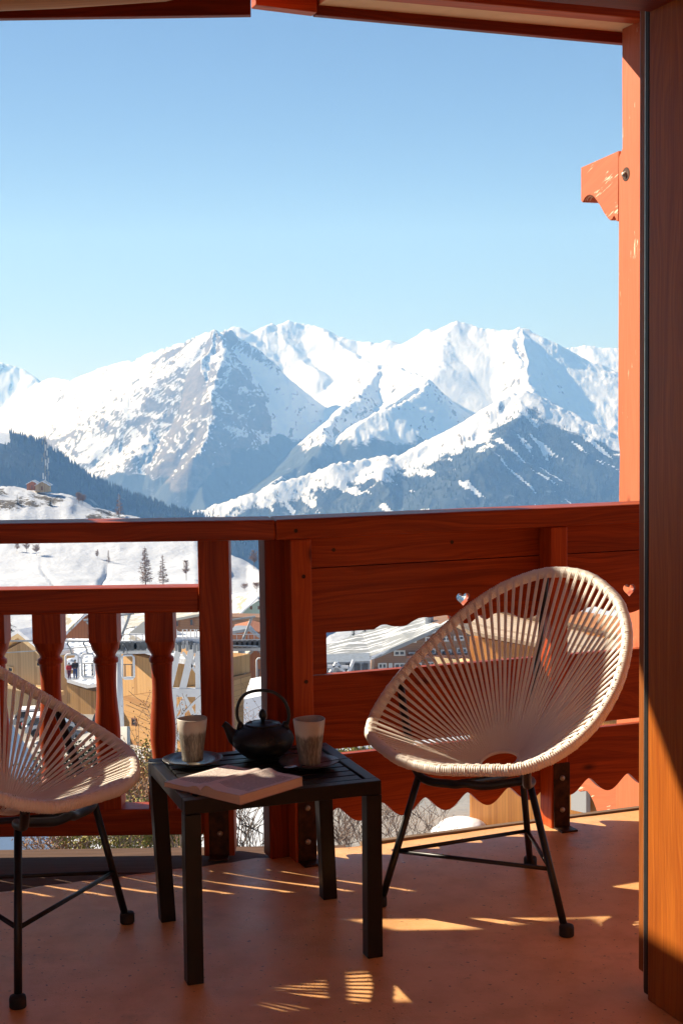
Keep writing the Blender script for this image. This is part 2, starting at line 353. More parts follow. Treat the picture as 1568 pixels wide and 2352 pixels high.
# ------------------------------------------------------------ mesh helpers
class MB:
    def __init__(s): s.v=[]; s.f=[]
    def add(s,vs,fs):
        o=len(s.v); s.v.extend([tuple(v) for v in vs]); s.f.extend([tuple(i+o for i in f) for f in fs])
        return s
    def box(s,c,ux,uy,uz,a,b,d):
        # box centre c, unit axes, full sizes
        c=Vector(c); ux,uy,uz=Vector(ux)*a/2,Vector(uy)*b/2,Vector(uz)*d/2
        vs=[c+i*ux+j*uy+k*uz for k in(-1,1) for j in(-1,1) for i in(-1,1)]
        return s.add(vs,[(0,2,3,1),(4,5,7,6),(0,1,5,4),(2,6,7,3),(0,4,6,2),(1,3,7,5)])
    def bx(s,x0,x1,y0,y1,z0,z1):
        return s.box(((x0+x1)/2,(y0+y1)/2,(z0+z1)/2),(1,0,0),(0,1,0),(0,0,1),abs(x1-x0),abs(y1-y0),abs(z1-z0))
    def prism(s,pts,ext):
        # closed 3d outline (counter-clockwise seen from -ext side) extruded by ext
        pts=[Vector(p) for p in pts]; n=len(pts); e=Vector(ext)
        return s.add(pts+[p+e for p in pts],[tuple(range(n))]+[tuple(range(2*n-1,n-1,-1))]+[(i,i+n,(i+1)%n+n,(i+1)%n) for i in range(n)])
    def tube(s,pts,r,n=8,cap=True,closed=False):
        pts=[Vector(p) for p in pts]; N=len(pts)
        rr=r if isinstance(r,(list,tuple)) else [r]*N
        vs=[];fs=[]; up=None
        for i,p in enumerate(pts):
            if closed: t=pts[(i+1)%N]-pts[i-1]
            else: t=pts[min(i+1,N-1)]-pts[max(i-1,0)]
            if t.length<1e-9: t=Vector((0,0,1))
            t.normalize()
            if up is None: up=Vector((0,0,1)) if abs(t.z)<0.9 else Vector((1,0,0))
            a=(up-t*up.dot(t)).normalized(); b_=t.cross(a); up=a
            for k in range(n):
                th=2*math.pi*k/n; vs.append(p+(a*math.cos(th)+b_*math.sin(th))*rr[i])
        M_=N if closed else N-1
        for i in range(M_):
            j=(i+1)%N
            for k in range(n):
                k2=(k+1)%n; fs.append((i*n+k,i*n+k2,j*n+k2,j*n+k))
        if cap and not closed: fs.append(tuple(range(n-1,-1,-1))); fs.append(tuple((N-1)*n+k for k in range(n)))
        return s.add(vs,fs)
    def lathe(s,prof,c,n=32,squash=1.0,cap0=True,cap1=True):
        c=Vector(c); vs=[];fs=[]
        for r,z in prof:
            for k in range(n):
                th=2*math.pi*k/n; vs.append(c+Vector((r*math.cos(th),r*math.sin(th)*squash,z)))
        for i in range(len(prof)-1):
            for k in range(n):
                k2=(k+1)%n; fs.append((i*n+k,i*n+k2,(i+1)*n+k2,(i+1)*n+k))
        if cap0: fs.append(tuple(range(n-1,-1,-1)))
        if cap1: fs.append(tuple((len(prof)-1)*n+k for k in range(n)))
        return s.add(vs,fs)
    def quad(s,a,b,c,d): return s.add([a,b,c,d],[(0,1,2,3)])
    def build(s,name,mat,parent=None,grain=None,bevel=0,smooth=False,origin=None,angle=40):
        o=Vector(origin) if origin is not None else (parent['_o'] if parent is not None and '_o' in parent else None)
        off=Vector(o) if o is not None else Vector((0,0,0))
        me=bpy.data.meshes.new(name)
        me.from_pydata([(v[0]-off.x,v[1]-off.y,v[2]-off.z) for v in s.v],[],s.f); me.update()
        g=Vector(grain).normalized() if grain is not None else None
        if g is not None:
            uvl=me.uv_layers.new(name='UVMap'); ro=random.random()*7; rv=random.random()*3
            for p in me.polygons:
                w=p.normal.cross(g)
                if w.length<0.3: w=Vector((g.y,g.z,g.x)); w=(w-g*w.dot(g)).normalized(); 
                else: w.normalize()
                fo=rv+ (0.37 if abs(p.normal.z)>0.7 else 0)
                for li in p.loop_indices:
                    co=me.vertices[me.loops[li].vertex_index].co
                    uvl.data[li].uv=(co.dot(g)+ro,co.dot(w)+fo)
        me.materials.append(M[mat] if isinstance(mat,str) else mat)
        if smooth:
            for p in me.polygons: p.use_smooth=True
        ob=bpy.data.objects.new(name,me); COL.objects.link(ob)
        if parent is not None:
            ob.parent=parent
            pof=Vector(parent['_w']) if '_w' in parent else Vector((0,0,0))
            ob.location=off-pof
        elif o is not None: ob.location=off
        if bevel:
            b=ob.modifiers.new('bevel','BEVEL'); b.width=bevel; b.segments=2; b.limit_method='ANGLE'; b.angle_limit=R(35)
        return ob
def tag(o,label=None,cat=None,group=None,kind=None):
    if label: o['label']=label
    if cat: o['category']=cat
    if group: o['group']=group
    if kind: o['kind']=kind
    return o
def thing(name,label,cat,loc=(0,0,0),group=None):
    o=bpy.data.objects.new(name,None); COL.objects.link(o); o.location=loc; o.empty_display_size=0.1
    o['_w']=list(loc); o['_o']=list(loc)
    return tag(o,label,cat,group)
def sub(ob,parent,mb,name,mat,**k):
    """mesh that is a sub-part: parent is a mesh part"""
    return None
def root_of(p): return p
# a part's sub-part: keep same origin as its part
def subpart(mb,name,mat,part,**k):
    root=part.parent; off=Vector(root['_w'])
    part['_o']=list(off); part['_w']=list(off)
    o=mb.build(name,mat,part,**k)
    o.location=(0,0,0)
    return o
XA,YA,ZA=Vector((1,0,0)),Vector((0,1,0)),Vector((0,0,1))
# building frame: wall / right railing direction
P0=Vector((-0.227,4.181,0)); U=Vector((0.9366,0.3504,0)).normalized(); N=Vector((U.y,-U.x,0))  # N points to the camera
def pw(u,n,z): return P0+U*u+N*n+ZA*z
def pu(x,y,n=0.0):
    q=onp(x,y,P0+N*n,N); return (q-P0).dot(U),q.z
# ============================================================ BALCONY
# floor slab: edge runs along the right railing line and on to the left
fe=[pw(-2.6,0,0),pw(2.6,0,0),pw(2.6,7,0),pw(-2.6,7,0)]
b=MB(); b.prism([fe[0]-ZA*0.002,fe[3]-ZA*0.002,fe[2]-ZA*0.002,fe[1]-ZA*0.002],(0,0,-0.20))
# finely rippled top sheet
nx,ny=130,150; vs=[];fs=[]
for j in range(ny+1):
    for i in range(nx+1):
        u=-2.6+5.2*i/nx; n=7.0*(j/ny)**1.4
        wob=0.004*math.sin(u*5.1+n*3.3)*math.sin(n*4.7-u*2.1) if j>0 else 0
        e=0.012*(math.sin(u*23)+math.sin(u*51+1))*0.5 if j==0 else 0
        vs.append(pw(u,n+e,0.001+wob*0.5))
fs=[(j*(nx+1)+i,(j+1)*(nx+1)+i,(j+1)*(nx+1)+i+1,j*(nx+1)+i+1) for j in range(ny) for i in range(nx)]
b.add(vs,fs)
o=b.build('balcony_floor','floor'); tag(o,'ochre orange coated balcony floor under the chairs','floor',kind='structure')
# weathered plank wedge beyond the floor edge on the left, and the dark edge beam
dk=MB()
for k in range(3):
    y0=3.60+k*0.245
    dk.prism([(-3.0,y0,-0.055),(0.0,y0,-0.055),(0.0,y0+0.238,-0.055),(-3.0,y0+0.238,-0.055)],(0,0,0.045))
o=dk.build('balcony_deck','plank',grain=XA,bevel=0.003); tag(o,'weathered grey brown deck boards below the baluster railing','floor',kind='structure')
# ---- left railing -------------------------------------------------------
YL=4.20
lr=thing('baluster_railing','dark red wooden railing with turned balusters along the left of the balcony','railing',(-0.4,4.26,0))
m=MB(); m.prism([(-3.0,4.105,0.954),(-0.190,4.105,0.954),(-0.214,4.245,0.954),(-3.0,4.245,0.954)],(0,0,0.059)); tr=m.build('top_rail','red',lr,grain=XA,bevel=0.006)
m=MB(); m.bx(-3.0,-0.425,4.215,4.30,0.732,0.808); m.build('mid_rail','red',lr,grain=XA,bevel=0.005)
m=MB(); m.bx(-3.0,-0.425,4.215,4.30,0.062,0.142); m.build('bottom_rail','red',lr,grain=XA,bevel=0.005)
def baluster(x):
    m=MB(); y=4.262; n=28
    def sq(z0,z1,w,top):
        # square block, corners chamfered to the turned part
        m.bx(x-w/2,x+w/2,y-w/2,y+w/2,z0,z1)
    w=0.084
    sq(0.645,0.733,w,True); sq(0.141,0.205,w,False)
    # chamfer loft square -> round
    def loft(z0,z1,r,w):
        c=[(w/2*math.copysign(1,math.cos(t+math.pi/4))*min(1,1.42*abs(math.cos(t)) if abs(math.cos(t))<0.705 else 1), 0) for t in (0,)]
        ring0=[];ring1=[];rm=[]
        for k in range(n):
            t=2*math.pi*k/n; c_,s_=math.cos(t),math.sin(t); q=w/2/max(abs(c_),abs(s_))
            ring0.append((x+c_*q,y+s_*q,z0)); ring1.append((x+c_*r,y+s_*r,z1))
            q2=min(q,w/2*1.08); q2=q2*0.62+r*0.38+0.003; rm.append((x+c_*q2,y+s_*q2,z0+(z1-z0)*0.55))
        o=ring0+rm+ring1
        m.add(o,[(a*n+k,a*n+(k+1)%n,(a+1)*n+(k+1)%n,(a+1)*n+k) for a in(0,1) for k in range(n)])
    loft(0.645,0.603,0.030,w); loft(0.205,0.235,0.030,w)
    prof=[(0.030,0.235),(0.031,0.240),(0.036,0.246),(0.036,0.256),(0.030,0.262),(0.031,0.275),(0.035,0.31),(0.0385,0.345),(0.0385,0.375),(0.0365,0.41),(0.033,0.445),(0.0305,0.475),(0.0295,0.505),(0.0305,0.545),(0.032,0.568),(0.0325,0.573),(0.031,0.576),(0.0365,0.580),(0.0375,0.586),(0.0365,0.593),(0.030,0.598),(0.0295,0.603)]
    m.lathe(prof,(x,y,0),n,cap0=False,cap1=False)
    ob=m.build('baluster','red',lr,grain=ZA)
    for p in ob.data.polygons: p.use_smooth=abs(p.normal.z)<0.95 and p.area<0.0006
    return ob
for i in range(-13,4): baluster(-0.545+ (i-3)*0.1665)
# post L with side face and bracket
def bolt_head(parent,c,n,r=0.0085):
    n=Vector(n); m=MB(); a=n.orthogonal().normalized(); b_=n.cross(a); vs=[];fs=[]
    for lv,(rr,h) in enumerate(((r,0),(r,0.003),(r*0.75,0.0055),(r*0.3,0.0068))):
        for k in range(14):
            t=2*math.pi*k/14; vs.append(Vector(c)+a*math.cos(t)*rr+b_*math.sin(t)*rr+n*h)
    for lv in range(3):
        for k in range(14): fs.append((lv*14+k,lv*14+(k+1)%14,(lv+1)*14+(k+1)%14,(lv+1)*14+k))
    fs.append(tuple(3*14+k for k in range(14)))
    m.add(vs,fs); return subpart(m,'bolt','bolt',parent,smooth=True)
m=MB(); m.bx(-0.424,-0.332,4.200,4.292,0.0,0.953); m.build('post','red',lr,grain=ZA,bevel=0.005)
m=MB(); m.bx(-0.407,-0.348,4.193,4.199,0.0,0.212); m.bx(-0.407,-0.348,4.150,4.193,0.0,0.007)
br=m.build('bracket','bracket',lr,bevel=0.0015)
for z in (0.163,0.072): bolt_head(br,(-0.374,4.193,z),(0,-1,0))
m=MB(); m.bx(-3.0,-0.05,4.31,4.39,-0.14,-0.03); m.build('edge_beam','tar',lr,grain=XA,bevel=0.004)
# far left post (out of frame end)
m=MB(); m.bx(-2.75,-2.66,4.200,4.292,0.0,0.953); m.build('post','red',lr,grain=ZA,bevel=0.005)
# ---- right plank railing -----------------------------------------------
rr=thing('plank_railing','red plank railing with scalloped boards and heart cutouts behind the white chair','railing',tuple(P0))
def board(name,pts,n0,th,mat='red',holes=(),grain=U,bev=0.003,parent=rr,key=None):
    """pts: (u,z) outline; extruded from n0 (camera side) outward by th. holes cut with bmesh fill."""
    bm=bmesh.new()
    loops=[pts]+list(holes); es=[]
    for lp in loops:
        vs=[bm.verts.new(pw(u,n0,z)) for u,z in lp]
        for i in range(len(vs)): es.append(bm.edges.new((vs[i],vs[(i+1)%len(vs)])))
    bmesh.ops.triangle_fill(bm,use_beauty=True,use_dissolve=False,edges=es,normal=N)
    if holes:
        # drop faces inside holes
        def inside(p,poly):
            c=False; j=len(poly)-1
            for i in range(len(poly)):
                if (poly[i][1]>p[1])!=(poly[j][1]>p[1]) and p[0]<(poly[j][0]-poly[i][0])*(p[1]-poly[i][1])/(poly[j][1]-poly[i][1])+poly[i][0]: c=not c
                j=i
            return c
        kill=[]
        for f in bm.faces:
            q=f.calc_center_median()-P0; p=(q.dot(U),q.z)
            if any(inside(p,h) for h in holes): kill.append(f)
        bmesh.ops.delete(bm,geom=kill,context='FACES')
    for f in bm.faces:
        f.normal_update()
        if f.normal.dot(N)<0: f.normal_flip()
    r=bmesh.ops.extrude_face_region(bm,geom=list(bm.faces))
    vs=[g for g in r['geom'] if isinstance(g,bmesh.types.BMVert)]
    bmesh.ops.translate(bm,verts=vs,vec=-N*th)
    bmesh.ops.recalc_face_normals(bm,faces=bm.faces)
    m=MB(); m.v=[tuple(v.co) for v in bm.verts]
    for i,v in enumerate(bm.verts): v.index=i
    m.f=[tuple(v.index for v in f.verts) for f in bm.faces]; bm.free()
    return m.build(name,mat,parent,grain=grain)
uE=2.05
zr_b=pu(1460,1220,0.02)[1]
def tz(pts,n=0.0): return [pu(x,y,n) for x,y in pts]
uL=pu(718,1500)[0]
uWL=pu(750,1500)[0]       # left edge of the window opening
def smooth(pts,k=5):
    """Catmull-Rom through traced outline points"""
    out=[]
    for i in range(len(pts)-1):
        p0=pts[max(i-1,0)];p1=pts[i];p2=pts[i+1];p3=pts[min(i+2,len(pts)-1)]
        for t in [j/k for j in range(k)]:
            out.append(tuple(0.5*((2*p1[d])+(-p0[d]+p2[d])*t+(2*p0[d]-5*p1[d]+4*p2[d]-p3[d])*t*t+(-p0[d]+3*p1[d]-3*p2[d]+p3[d])*t**3) for d in(0,1)))
    out.append(pts[-1]); return out
z12=(pu(725,1303)[1]+pu(1240,1275)[1]+pu(1440,1266)[1])/3
zW0=(pu(760,1549)[1]+pu(1440,1491)[1])/2     # window lower edge = top of board 3
z34a=(pu(1440,1655)[1]+pu(780,1715)[1])/2; z34b=(pu(1440,1669)[1]+pu(780,1728)[1])/2
# board 1 (top) and board 2 with scalloped lower edge, hearts
board('board',[(uL-0.05,z12+0.001),(uE,z12+0.001),(uE,0.953),(uL-0.05,0.953)],0.0,0.026)
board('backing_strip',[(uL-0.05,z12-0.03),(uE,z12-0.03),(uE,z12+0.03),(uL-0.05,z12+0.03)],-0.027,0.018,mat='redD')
# traced lower profile of board 2, left bay
c7=lambda x,y:(1280/1.7417+x*0.26365,2400/1.7417+y*0.26365)
c8=lambda x,y:(1033.5+0.2783*x,1378+0.2783*y)
left=[c7(57,285),c7(250,271),c7(470,258),c7(500,236),c7(535,218),c7(580,216),c7(620,227),c7(680,231),c7(750,222),c7(800,190),c7(850,164),c7(910,152),c7(960,152),c8(-12,125),c8(10,160),c8(50,184),c8(110,194),c8(170,186),c8(210,150),c8(240,128),c8(262,132),c8(290,160),c8(320,150),c8(350,120),c8(400,104),c8(450,102),c8(510,116),c8(560,140),c8(620,152),c8(670,142),c8(720,124),c8(770,122),c8(830,124)]
g3=lambda x,y:(2150/1.7417+x*0.16478,2150/1.7417+y*0.16478)
right=[g3(190,1082),g3(440,1082),g3(540,1060),g3(620,1015),g3(700,978),g3(780,963),g3(850,975),g3(930,1010),g3(980,1025),g3(1040,1002),g3(1110,1000),g3(1200,1035),g3(1280,1050),g3(1340,1035),g3(1385,1018)]
lz=smooth(tz(left[2:],0),4); rz=smooth(tz(right,0),4)
lz=[p for p in lz if p[0]<rz[0][0]-0.005]
prof=[(uWL,pu(*left[0])[1])]+lz+rz
# continue the profile beyond the frame by repeating a wave
ue,ze=prof[-1]; x=ue
while x<uE-0.06:
    x+=0.03; prof.append((x,ze+0.02*math.sin((x-ue)*22)))
prof.append((uE,prof[-1][1]))
def heart(cx,cz,w):
    pts=[]
    for k in range(36):
        t=2*math.pi*k/36
        hx=16*math.sin(t)**3; hz=13*math.cos(t)-5*math.cos(2*t)-2*math.cos(3*t)-math.cos(4*t)
        pts.append((cx+hx/32*w,cz+(hz+2)/32*w))
    return pts
h2=pu(*g3(1272,748)); h1=pu(*c7(1290,8)); h1=(pu(1063,1380)[0],pu(1063,1377)[1])
dist=h2[0]-h1[0]
hearts=[heart(h1[0],h1[1],0.046),heart(h2[0],h2[1]+0.002,0.046),heart(h2[0]+dist,h2[1],0.046)]
pts2=[(uL-0.05,zW0+0.002),(uWL,zW0+0.002)]+prof+[(uE,z12-0.002),(uL-0.05,z12-0.002)]
board('board',pts2,0.0,0.026,holes=hearts)
board('board',[(uL-0.05,z34a),(uE,z34a),(uE,zW0-0.001),(uL-0.05,zW0-0.001)],0.0,0.026)
# board 4 scalloped bottom
g2=lambda x,y:(2150/1.7417+x*0.1832,2650/1.7417+y*0.1832)
per=(pu(*g2(1125,1392))[0]-pu(*g2(640,1447))[0])
un=pu(*g2(1125,1392)); ul=pu(*g2(870,1597))
zt,zb=un[1],ul[1]-0.002
sc=[];k0=un[0]
u=uL-0.05
while u<uE:
    ph=((u-k0)/per)%1.0
    # notch at ph=0 narrow, lobe at ph=0.5 wide
    d=min(ph,1-ph)*2
    s=math.sin(min(1,d)*math.pi/2)
    f=(1-math.cos(math.pi*min(1,d**0.80)))/2
    sc.append((u,zt+(zb-zt)*f)); u+=per/26
board('board',[*sc,(uE,z34b),(uL-0.05,z34b)],0.0,0.026)
# top rail (mitred to the left one)
m=MB()
a=(Vector((-0.190,4.105,0.944))-P0); b0=(a.dot(U),a.dot(N)); a=(Vector((-0.214,4.245,0.944))-P0); b1=(a.dot(U),a.dot(N))
m.prism([pw(b0[0]+0.001,b0[1],0.954),pw(uE,b0[1]-0.002,0.954),pw(uE,b1[1]+0.01,0.954),pw(b1[0]+0.001,b1[1],0.954)],(0,0,0.059))
print('RAILN',b0,b1)
m.build('top_rail','red',rr,grain=U,bevel=0.006)
# posts
def post(ua,ub,z1=0.953,mat='redL',brk=True,n1=0.080):
    m=MB(); m.box(pw((ua+ub)/2,n1/2+0.001,z1/2),U,N,ZA,ub-ua,n1-0.002,z1); p=m.build('post',mat,rr,grain=ZA,bevel=0.005)
    if brk:
        c=(ua+ub)/2+0.004
        m=MB(); m.box(pw(c,n1+0.003,0.105),U,N,ZA,0.056,0.006,0.21); m.box(pw(c,n1+0.028,0.0045),U,N,ZA,0.056,0.056,0.007)
        br=m.build('bracket','bracket',rr,bevel=0.0015)
        for z in (0.163,0.062): bolt_head(br,pw(c,n1+0.006,z),N)
ub=[pu(x,1600,0.085)[0] for x in (1267,1306)]; post(*ub)
ub=[pu(x,1700,0.085)[0] for x in (676,724)]; post(*ub)
post(uE-0.25,uE-0.16)
# corner post, outside the boards
ub=[pu(x,1600,0.02)[0] for x in (614,671)]
m=MB(); m.box(pw((ub[0]+ub[1])/2,-0.012,0.477),U,N,ZA,ub[1]-ub[0],0.070,0.952); m.build('corner_post','redD',rr,grain=ZA,bevel=0.006)
# screws
for (x,y) in ((766,1263),(1037,1245),(697,1324),(703,1566),(679,1219)):
    n_=0.085 if x in(697,703) else (0.10 if x==679 else 0.0)
    q=onp(x,y,P0+N*n_,N); m=MB()
    nn=N; a=U; b_=ZA
    vs=[q+a*math.cos(2*math.pi*k/12)*0.006+b_*math.sin(2*math.pi*k/12)*0.006+nn*0.0012 for k in range(12)]
    vs+=[q+a*math.cos(2*math.pi*k/12)*0.0035+b_*math.sin(2*math.pi*k/12)*0.0035+nn*0.0004 for k in range(12)]
    m.add(vs,[(k,(k+1)%12,12+(k+1)%12,12+k) for k in range(12)]+[tuple(12+k for k in range(12))])
    m.build('screw','bracket',rr)
# outer trim strip at the foot
m=MB(); m.box(pw((uL+uE)/2+0.1,-0.012,-0.02),U,N,ZA,uE-uL-0.1,0.022,0.055); m.build('edge_trim','trim',rr,grain=U,bevel=0.002)
# ---- coral column outside the railing, with corbels ---------------------
cc=thing('timber_column','coral painted timber column with a carved corbel outside the right railing','column',tuple(at(1420,1860,5.2)))
QC=at(1440,1000,5.05)
def oc(x,y,k=0.0): return onp(x,y,QC+U*k,-U)
edge=[(1427,20),(1426,170),(1427,340),(1419,362),(1418,700),(1417,1000),(1421,1040),(1419,1150),(1412,1800),(1412,2500)]
lf=[oc(x,y) for x,y in edge]
near=lf[3]+N*0.20
outl=[Vector((near.x,near.y,lf[0].z))]+lf+[Vector((near.x,near.y,lf[-1].z))]
m=MB(); m.prism(outl,U*0.17); m.build('shaft','column',cc,grain=ZA,bevel=0.006)
g1=lambda x,y:(2200/1.7417+x*0.2196,300/1.7417+y*0.2196)
cor=[g1(712,793),g1(318,968),g1(318,1315),g1(335,1335),g1(360,1285),g1(390,1258),g1(420,1253),g1(450,1270),g1(480,1310),g1(520,1370),g1(560,1445),g1(600,1500),g1(625,1522),g1(645,1505),g1(665,1472),g1(680,1500),g1(692,1530),g1(705,1530)]
def corbel(pts,k=0.03,th=0.10):
    m=MB(); q=[oc(x,y,k) for x,y in pts]; m.prism(q,U*th); return m.build('corbel','corbel',cc,grain=(N*0.94+ZA*0.33),bevel=0.002)
corbel(cor)
low=[g2(1000,1240),g2(760,1330),g2(640,1400),g2(520,1500),g2(500,1605),g2(525,1622),g2(570,1608),g2(615,1615),g2(650,1660),g2(690,1740),g2(725,1830),g2(745,1900),g2(790,1935),g2(830,1900),g2(870,1960),g2(1000,1965)]
corbel(low)
q=oc(*g1(790,1038)); nu=-U
def disc(r0,h0,r1,h1,mat,name,c,smooth_=False,sz=1.0):
    m=MB(); vs=[]
    for rr_,h in ((r0,h0),(r1,h1)):
        for k in range(24):
            t=2*math.pi*k/24; vs.append(c+N*math.cos(t)*rr_+ZA*math.sin(t)*rr_*sz+nu*h)
    m.add(vs,[(k,(k+1)%24,24+(k+1)%24,24+k) for k in range(24)]+[tuple(24+k for k in range(24))]); m.build(name,mat,cc,smooth=smooth_)
disc(0.024,0.0006,0.0235,0.0012,'bracket','bolt_recess',q)
disc(0.012,0.0012,0.006,0.012,'bolt','bolt',q-N*0.006,True)
# ---- door frame ---------------------------------------------------------
J0=fl(1485,2297); 
df=thing('door_frame','varnished pine door frame with black gasket at the right edge of the view','door frame',(J0.x,J0.y,0))
ju=(J0-P0).dot(U); jn=(J0-P0).dot(N)
# jamb: reveal face runs along N from jn towards the camera
m=MB(); m.box(pw(ju+0.25,jn+0.30,1.115),U,N,ZA,0.50,0.60,2.23); m.build('jamb','door',df,grain=ZA,bevel=0.004)
def uat(x,n_): return (onp(x,1200,pw(0,n_,0),N)-P0).dot(U)
ug=uat(1478,jn-0.018)
m=MB(); m.box(pw(ug+0.025,jn-0.0095,1.105),U,N,ZA,0.05,0.017,2.19); m.build('gasket','gasket',df,bevel=0.003)
um=uat(1477.2,jn-0.023); m=MB(); m.box(pw(um+0.025,jn-0.0205,1.105),U,N,ZA,0.05,0.004,2.18); m.build('metal_strip','steel',df,bevel=0.001)
us=uat(1465.5,jn-0.052); m=MB(); m.box(pw(us+0.0275,jn-0.0375,1.145),U,N,ZA,0.055,0.029,2.19); m.build('outer_stop','doorD',df,grain=ZA,bevel=0.004)
# lintel above the opening
lz0=at(1484,28,J0.y).z
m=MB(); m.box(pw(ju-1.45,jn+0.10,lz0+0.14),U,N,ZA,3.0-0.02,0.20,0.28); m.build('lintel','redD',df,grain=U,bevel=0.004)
m=MB(); c=onp(1422,10,pw(0,jn-0.03,0),N); d=(U*0.9+ZA*0.5).normalized(); m.tube([c+d*0.0-N*0.0,c+d*0.055],0.008,12); m.tube([c+d*0.05,c+d*0.09],0.0055,10); m.build('latch_pin','steel',df,smooth=False)
# wall panelling right of the frame and above
wl_=MB(); wl_.box(pw(ju+1.5,jn+0.06,1.35),U,N,ZA,2.0-0.004,0.12,2.8); o=wl_.build('facade_wall','doorD',grain=ZA); tag(o,'pine boarded chalet wall continuing right of the door frame','wall')
wl_=MB(); wl_.box(pw(ju-1.2,jn+0.1,lz0+0.28+0.25),U,N,ZA,4.2,0.12,0.49); o=wl_.build('wall_above_door','doorD',grain=U); tag(o,'pine boarded wall above the lintel, under the balcony roof','wall')
# ---- roof / eaves -------------------------------------------------------
rf=thing('balcony_roof','red timber eaves with bare log purlin over the balcony, at the top of the view','roof',(0,4.4,2.5))
ze=at(300,38,4.38).z
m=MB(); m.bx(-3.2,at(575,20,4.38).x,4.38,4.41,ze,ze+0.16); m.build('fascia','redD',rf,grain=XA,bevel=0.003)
m=MB(); xx=at(460,4,4.26).x
zl=at(0,20,4.26).z
pts=[(-3.2,4.43,zl-0.02)]+[(-1.1+0.05*i,4.43,zl-0.008+0.0*i) for i in range(1)]
m.tube([(-3.2,4.26,zl+0.085),(-1.1,4.26,zl+0.098),(-0.8,4.26,zl+0.106),(-0.5,4.26,zl+0.122),(xx,4.26,zl+0.145),(0.3,4.26,zl+0.175)],0.105,20); m.build('log_purlin','log',rf,grain=XA,smooth=True)
# right eaves
q0=at(1465,105,5.15); kk=(q0-P0); nF=kk.dot(N); zF=q0.z
uR0=(onp(725,34,q0,N)-P0).dot(U)
zF0=(onp(725,34,q0,N)).z
def pz(u,n,z): return pw(u,n,z)
uS=(onp(583,15,q0,N)-P0).dot(U); zS=(onp(583,15,q0,N)).z
m=MB()
m.prism([pw(uR0,nF,zF0),pw(2.6,nF,zF+(zF-zF0)*0.3),pw(2.6,nF,zF+0.16),pw(uR0,nF,zF0+0.16)],-N*0.03); m.build('fascia','redD',rf,grain=U,bevel=0.003)
m=MB(); m.prism([pw(uS,nF+0.02,zS),pw(uR0-0.002,nF+0.02,zF0+0.002),pw(uR0-0.002,nF+0.02,zF0+0.2),pw(uS,nF+0.02,zS+0.2)],-N*0.05); m.build('fascia','redL',rf,grain=U,bevel=0.003)
# soffit (cream) seen from below between fascia and inner beam
q1=onp(1465,80,q0,N); zsf=q1.z+0.004
nn1=(at(1465,56,1)-CAMP); 
def n_at(x,y,z):
    d=ray(x,y); q=CAMP+d*((z-EYE)/d.z); return (q-P0).dot(N)
nB=n_at(1465,54,zsf)
m=MB(); m.prism([pw(uR0+0.01,nF-0.001,zsf),pw(2.6,nF-0.001,zsf),pw(2.6,nB+0.02,zsf),pw(uR0+0.01,nB+0.02,zsf)],(0,0,0.02)); m.build('soffit','soffit',rf,grain=U)
zbm=zsf-0.004
m=MB(); m.box(pw(1.3-0.35,nB+0.035,zbm+0.10),U,N,ZA,3.3,0.07,0.20); m.build('inner_beam','redL',rf,grain=U,bevel=0.004)
# roof deck over everything (tongue and groove boards), just above the beams
m=MB(); m.prism([(-3.2,4.415,ze+0.165),(uS+0.02-0.25,4.415,ze+0.165),pw(uR0,nF-0.06,zF+0.28),pw(2.6,nF-0.06,zF+0.28),pw(2.6,jn+0.14,zF+0.28),pw(-2.9,jn+0.14,ze+0.165)][::-1],(0,0,0.04)); m.build('roof_deck','redL',rf,grain=U)
# ---- unseen, added partition at the left end of the balcony (outline cut to shape the sun patches)
pt=MB(); Xp=-2.10
pt.prism([(Xp,y,z) for y,z in ((2.2,0),(4.05,0),(4.05,0.65),(4.38,0.88),(4.71,1.42),(4.66,1.62),(4.9,1.84),(5.0,1.93),(4.8,2.0),(4.38,2.14),(4.44,1.88),(4.47,1.68),(4.36,1.50),(4.1,1.31),(4.05,1.38),(4.22,1.545),(4.32,1.70),(4.335,1.82),(4.30,2.15),(4.30,2.58),(2.2,2.58))],(-0.08,0,0))
pt.prism([(Xp-0.012,y,z) for y,z in ((4.27,1.86),(4.46,1.84),(4.43,2.0),(4.385,2.13),(4.27,2.13))],(-0.056,0,0))  # added filler, closes the upper end of the light slit
o=pt.build('sun_blocker','redD',grain=ZA); tag(o,'unseen dark red partition closing the left end of the balcony','blocker')
m=MB(); m.prism([(Xp,y,z) for y,z in ((4.90,2.06),(5.1,2.14),(5.47,2.56),(5.75,2.88),(5.68,2.96),(5.50,2.79),(5.40,2.78),(5.2,2.70),(4.95,2.47),(4.83,2.22))],(-0.08,0,0)); m.build('blocker_strut','redD',rf,grain=ZA)  # unseen strut, added and shaped to keep sun off rail and chair
# ---- the room the view is taken from (pine walls, warm bounce light)
rm=thing('room','pine lined room behind the camera that opens onto the balcony','room',(0,0,0))
u0,u1,n0_,n1_=ju-2.6,ju+1.2,jn+0.14,jn+4.6
for nm,c,a,b_,d in (('side_wall',pw(u1+0.05,(n0_+n1_)/2,1.2),0.1,n1_-n0_,2.6),('back_wall',pw((u0+u1)/2,n1_+0.05,1.2),u1-u0+0.2,0.1,2.6),('ceiling',pw((u0+u1)/2,(n0_+n1_)/2,2.56),u1-u0,n1_-n0_,0.1)):
    m=MB(); m.box(c,U,N,ZA,a,b_,d); m.build(nm,'roomwall',rm,grain=ZA if nm!='ceiling' else U)

wa,wb=n0_+0.9,n1_-0.6  # unseen side opening, added to let sun in as warm fill
m=MB()
for (na,nb,za,zb) in ((n0_,wa,-0.1,2.5),(wb,n1_,-0.1,2.5),(wa,wb,-0.1,0.35),(wa,wb,2.3,2.5)): m.box(pw(u0-0.05,(na+nb)/2,(za+zb)/2),U,N,ZA,0.1,nb-na,zb-za)
m.build('light_opening_wall','roomwall',rm,grain=ZA)

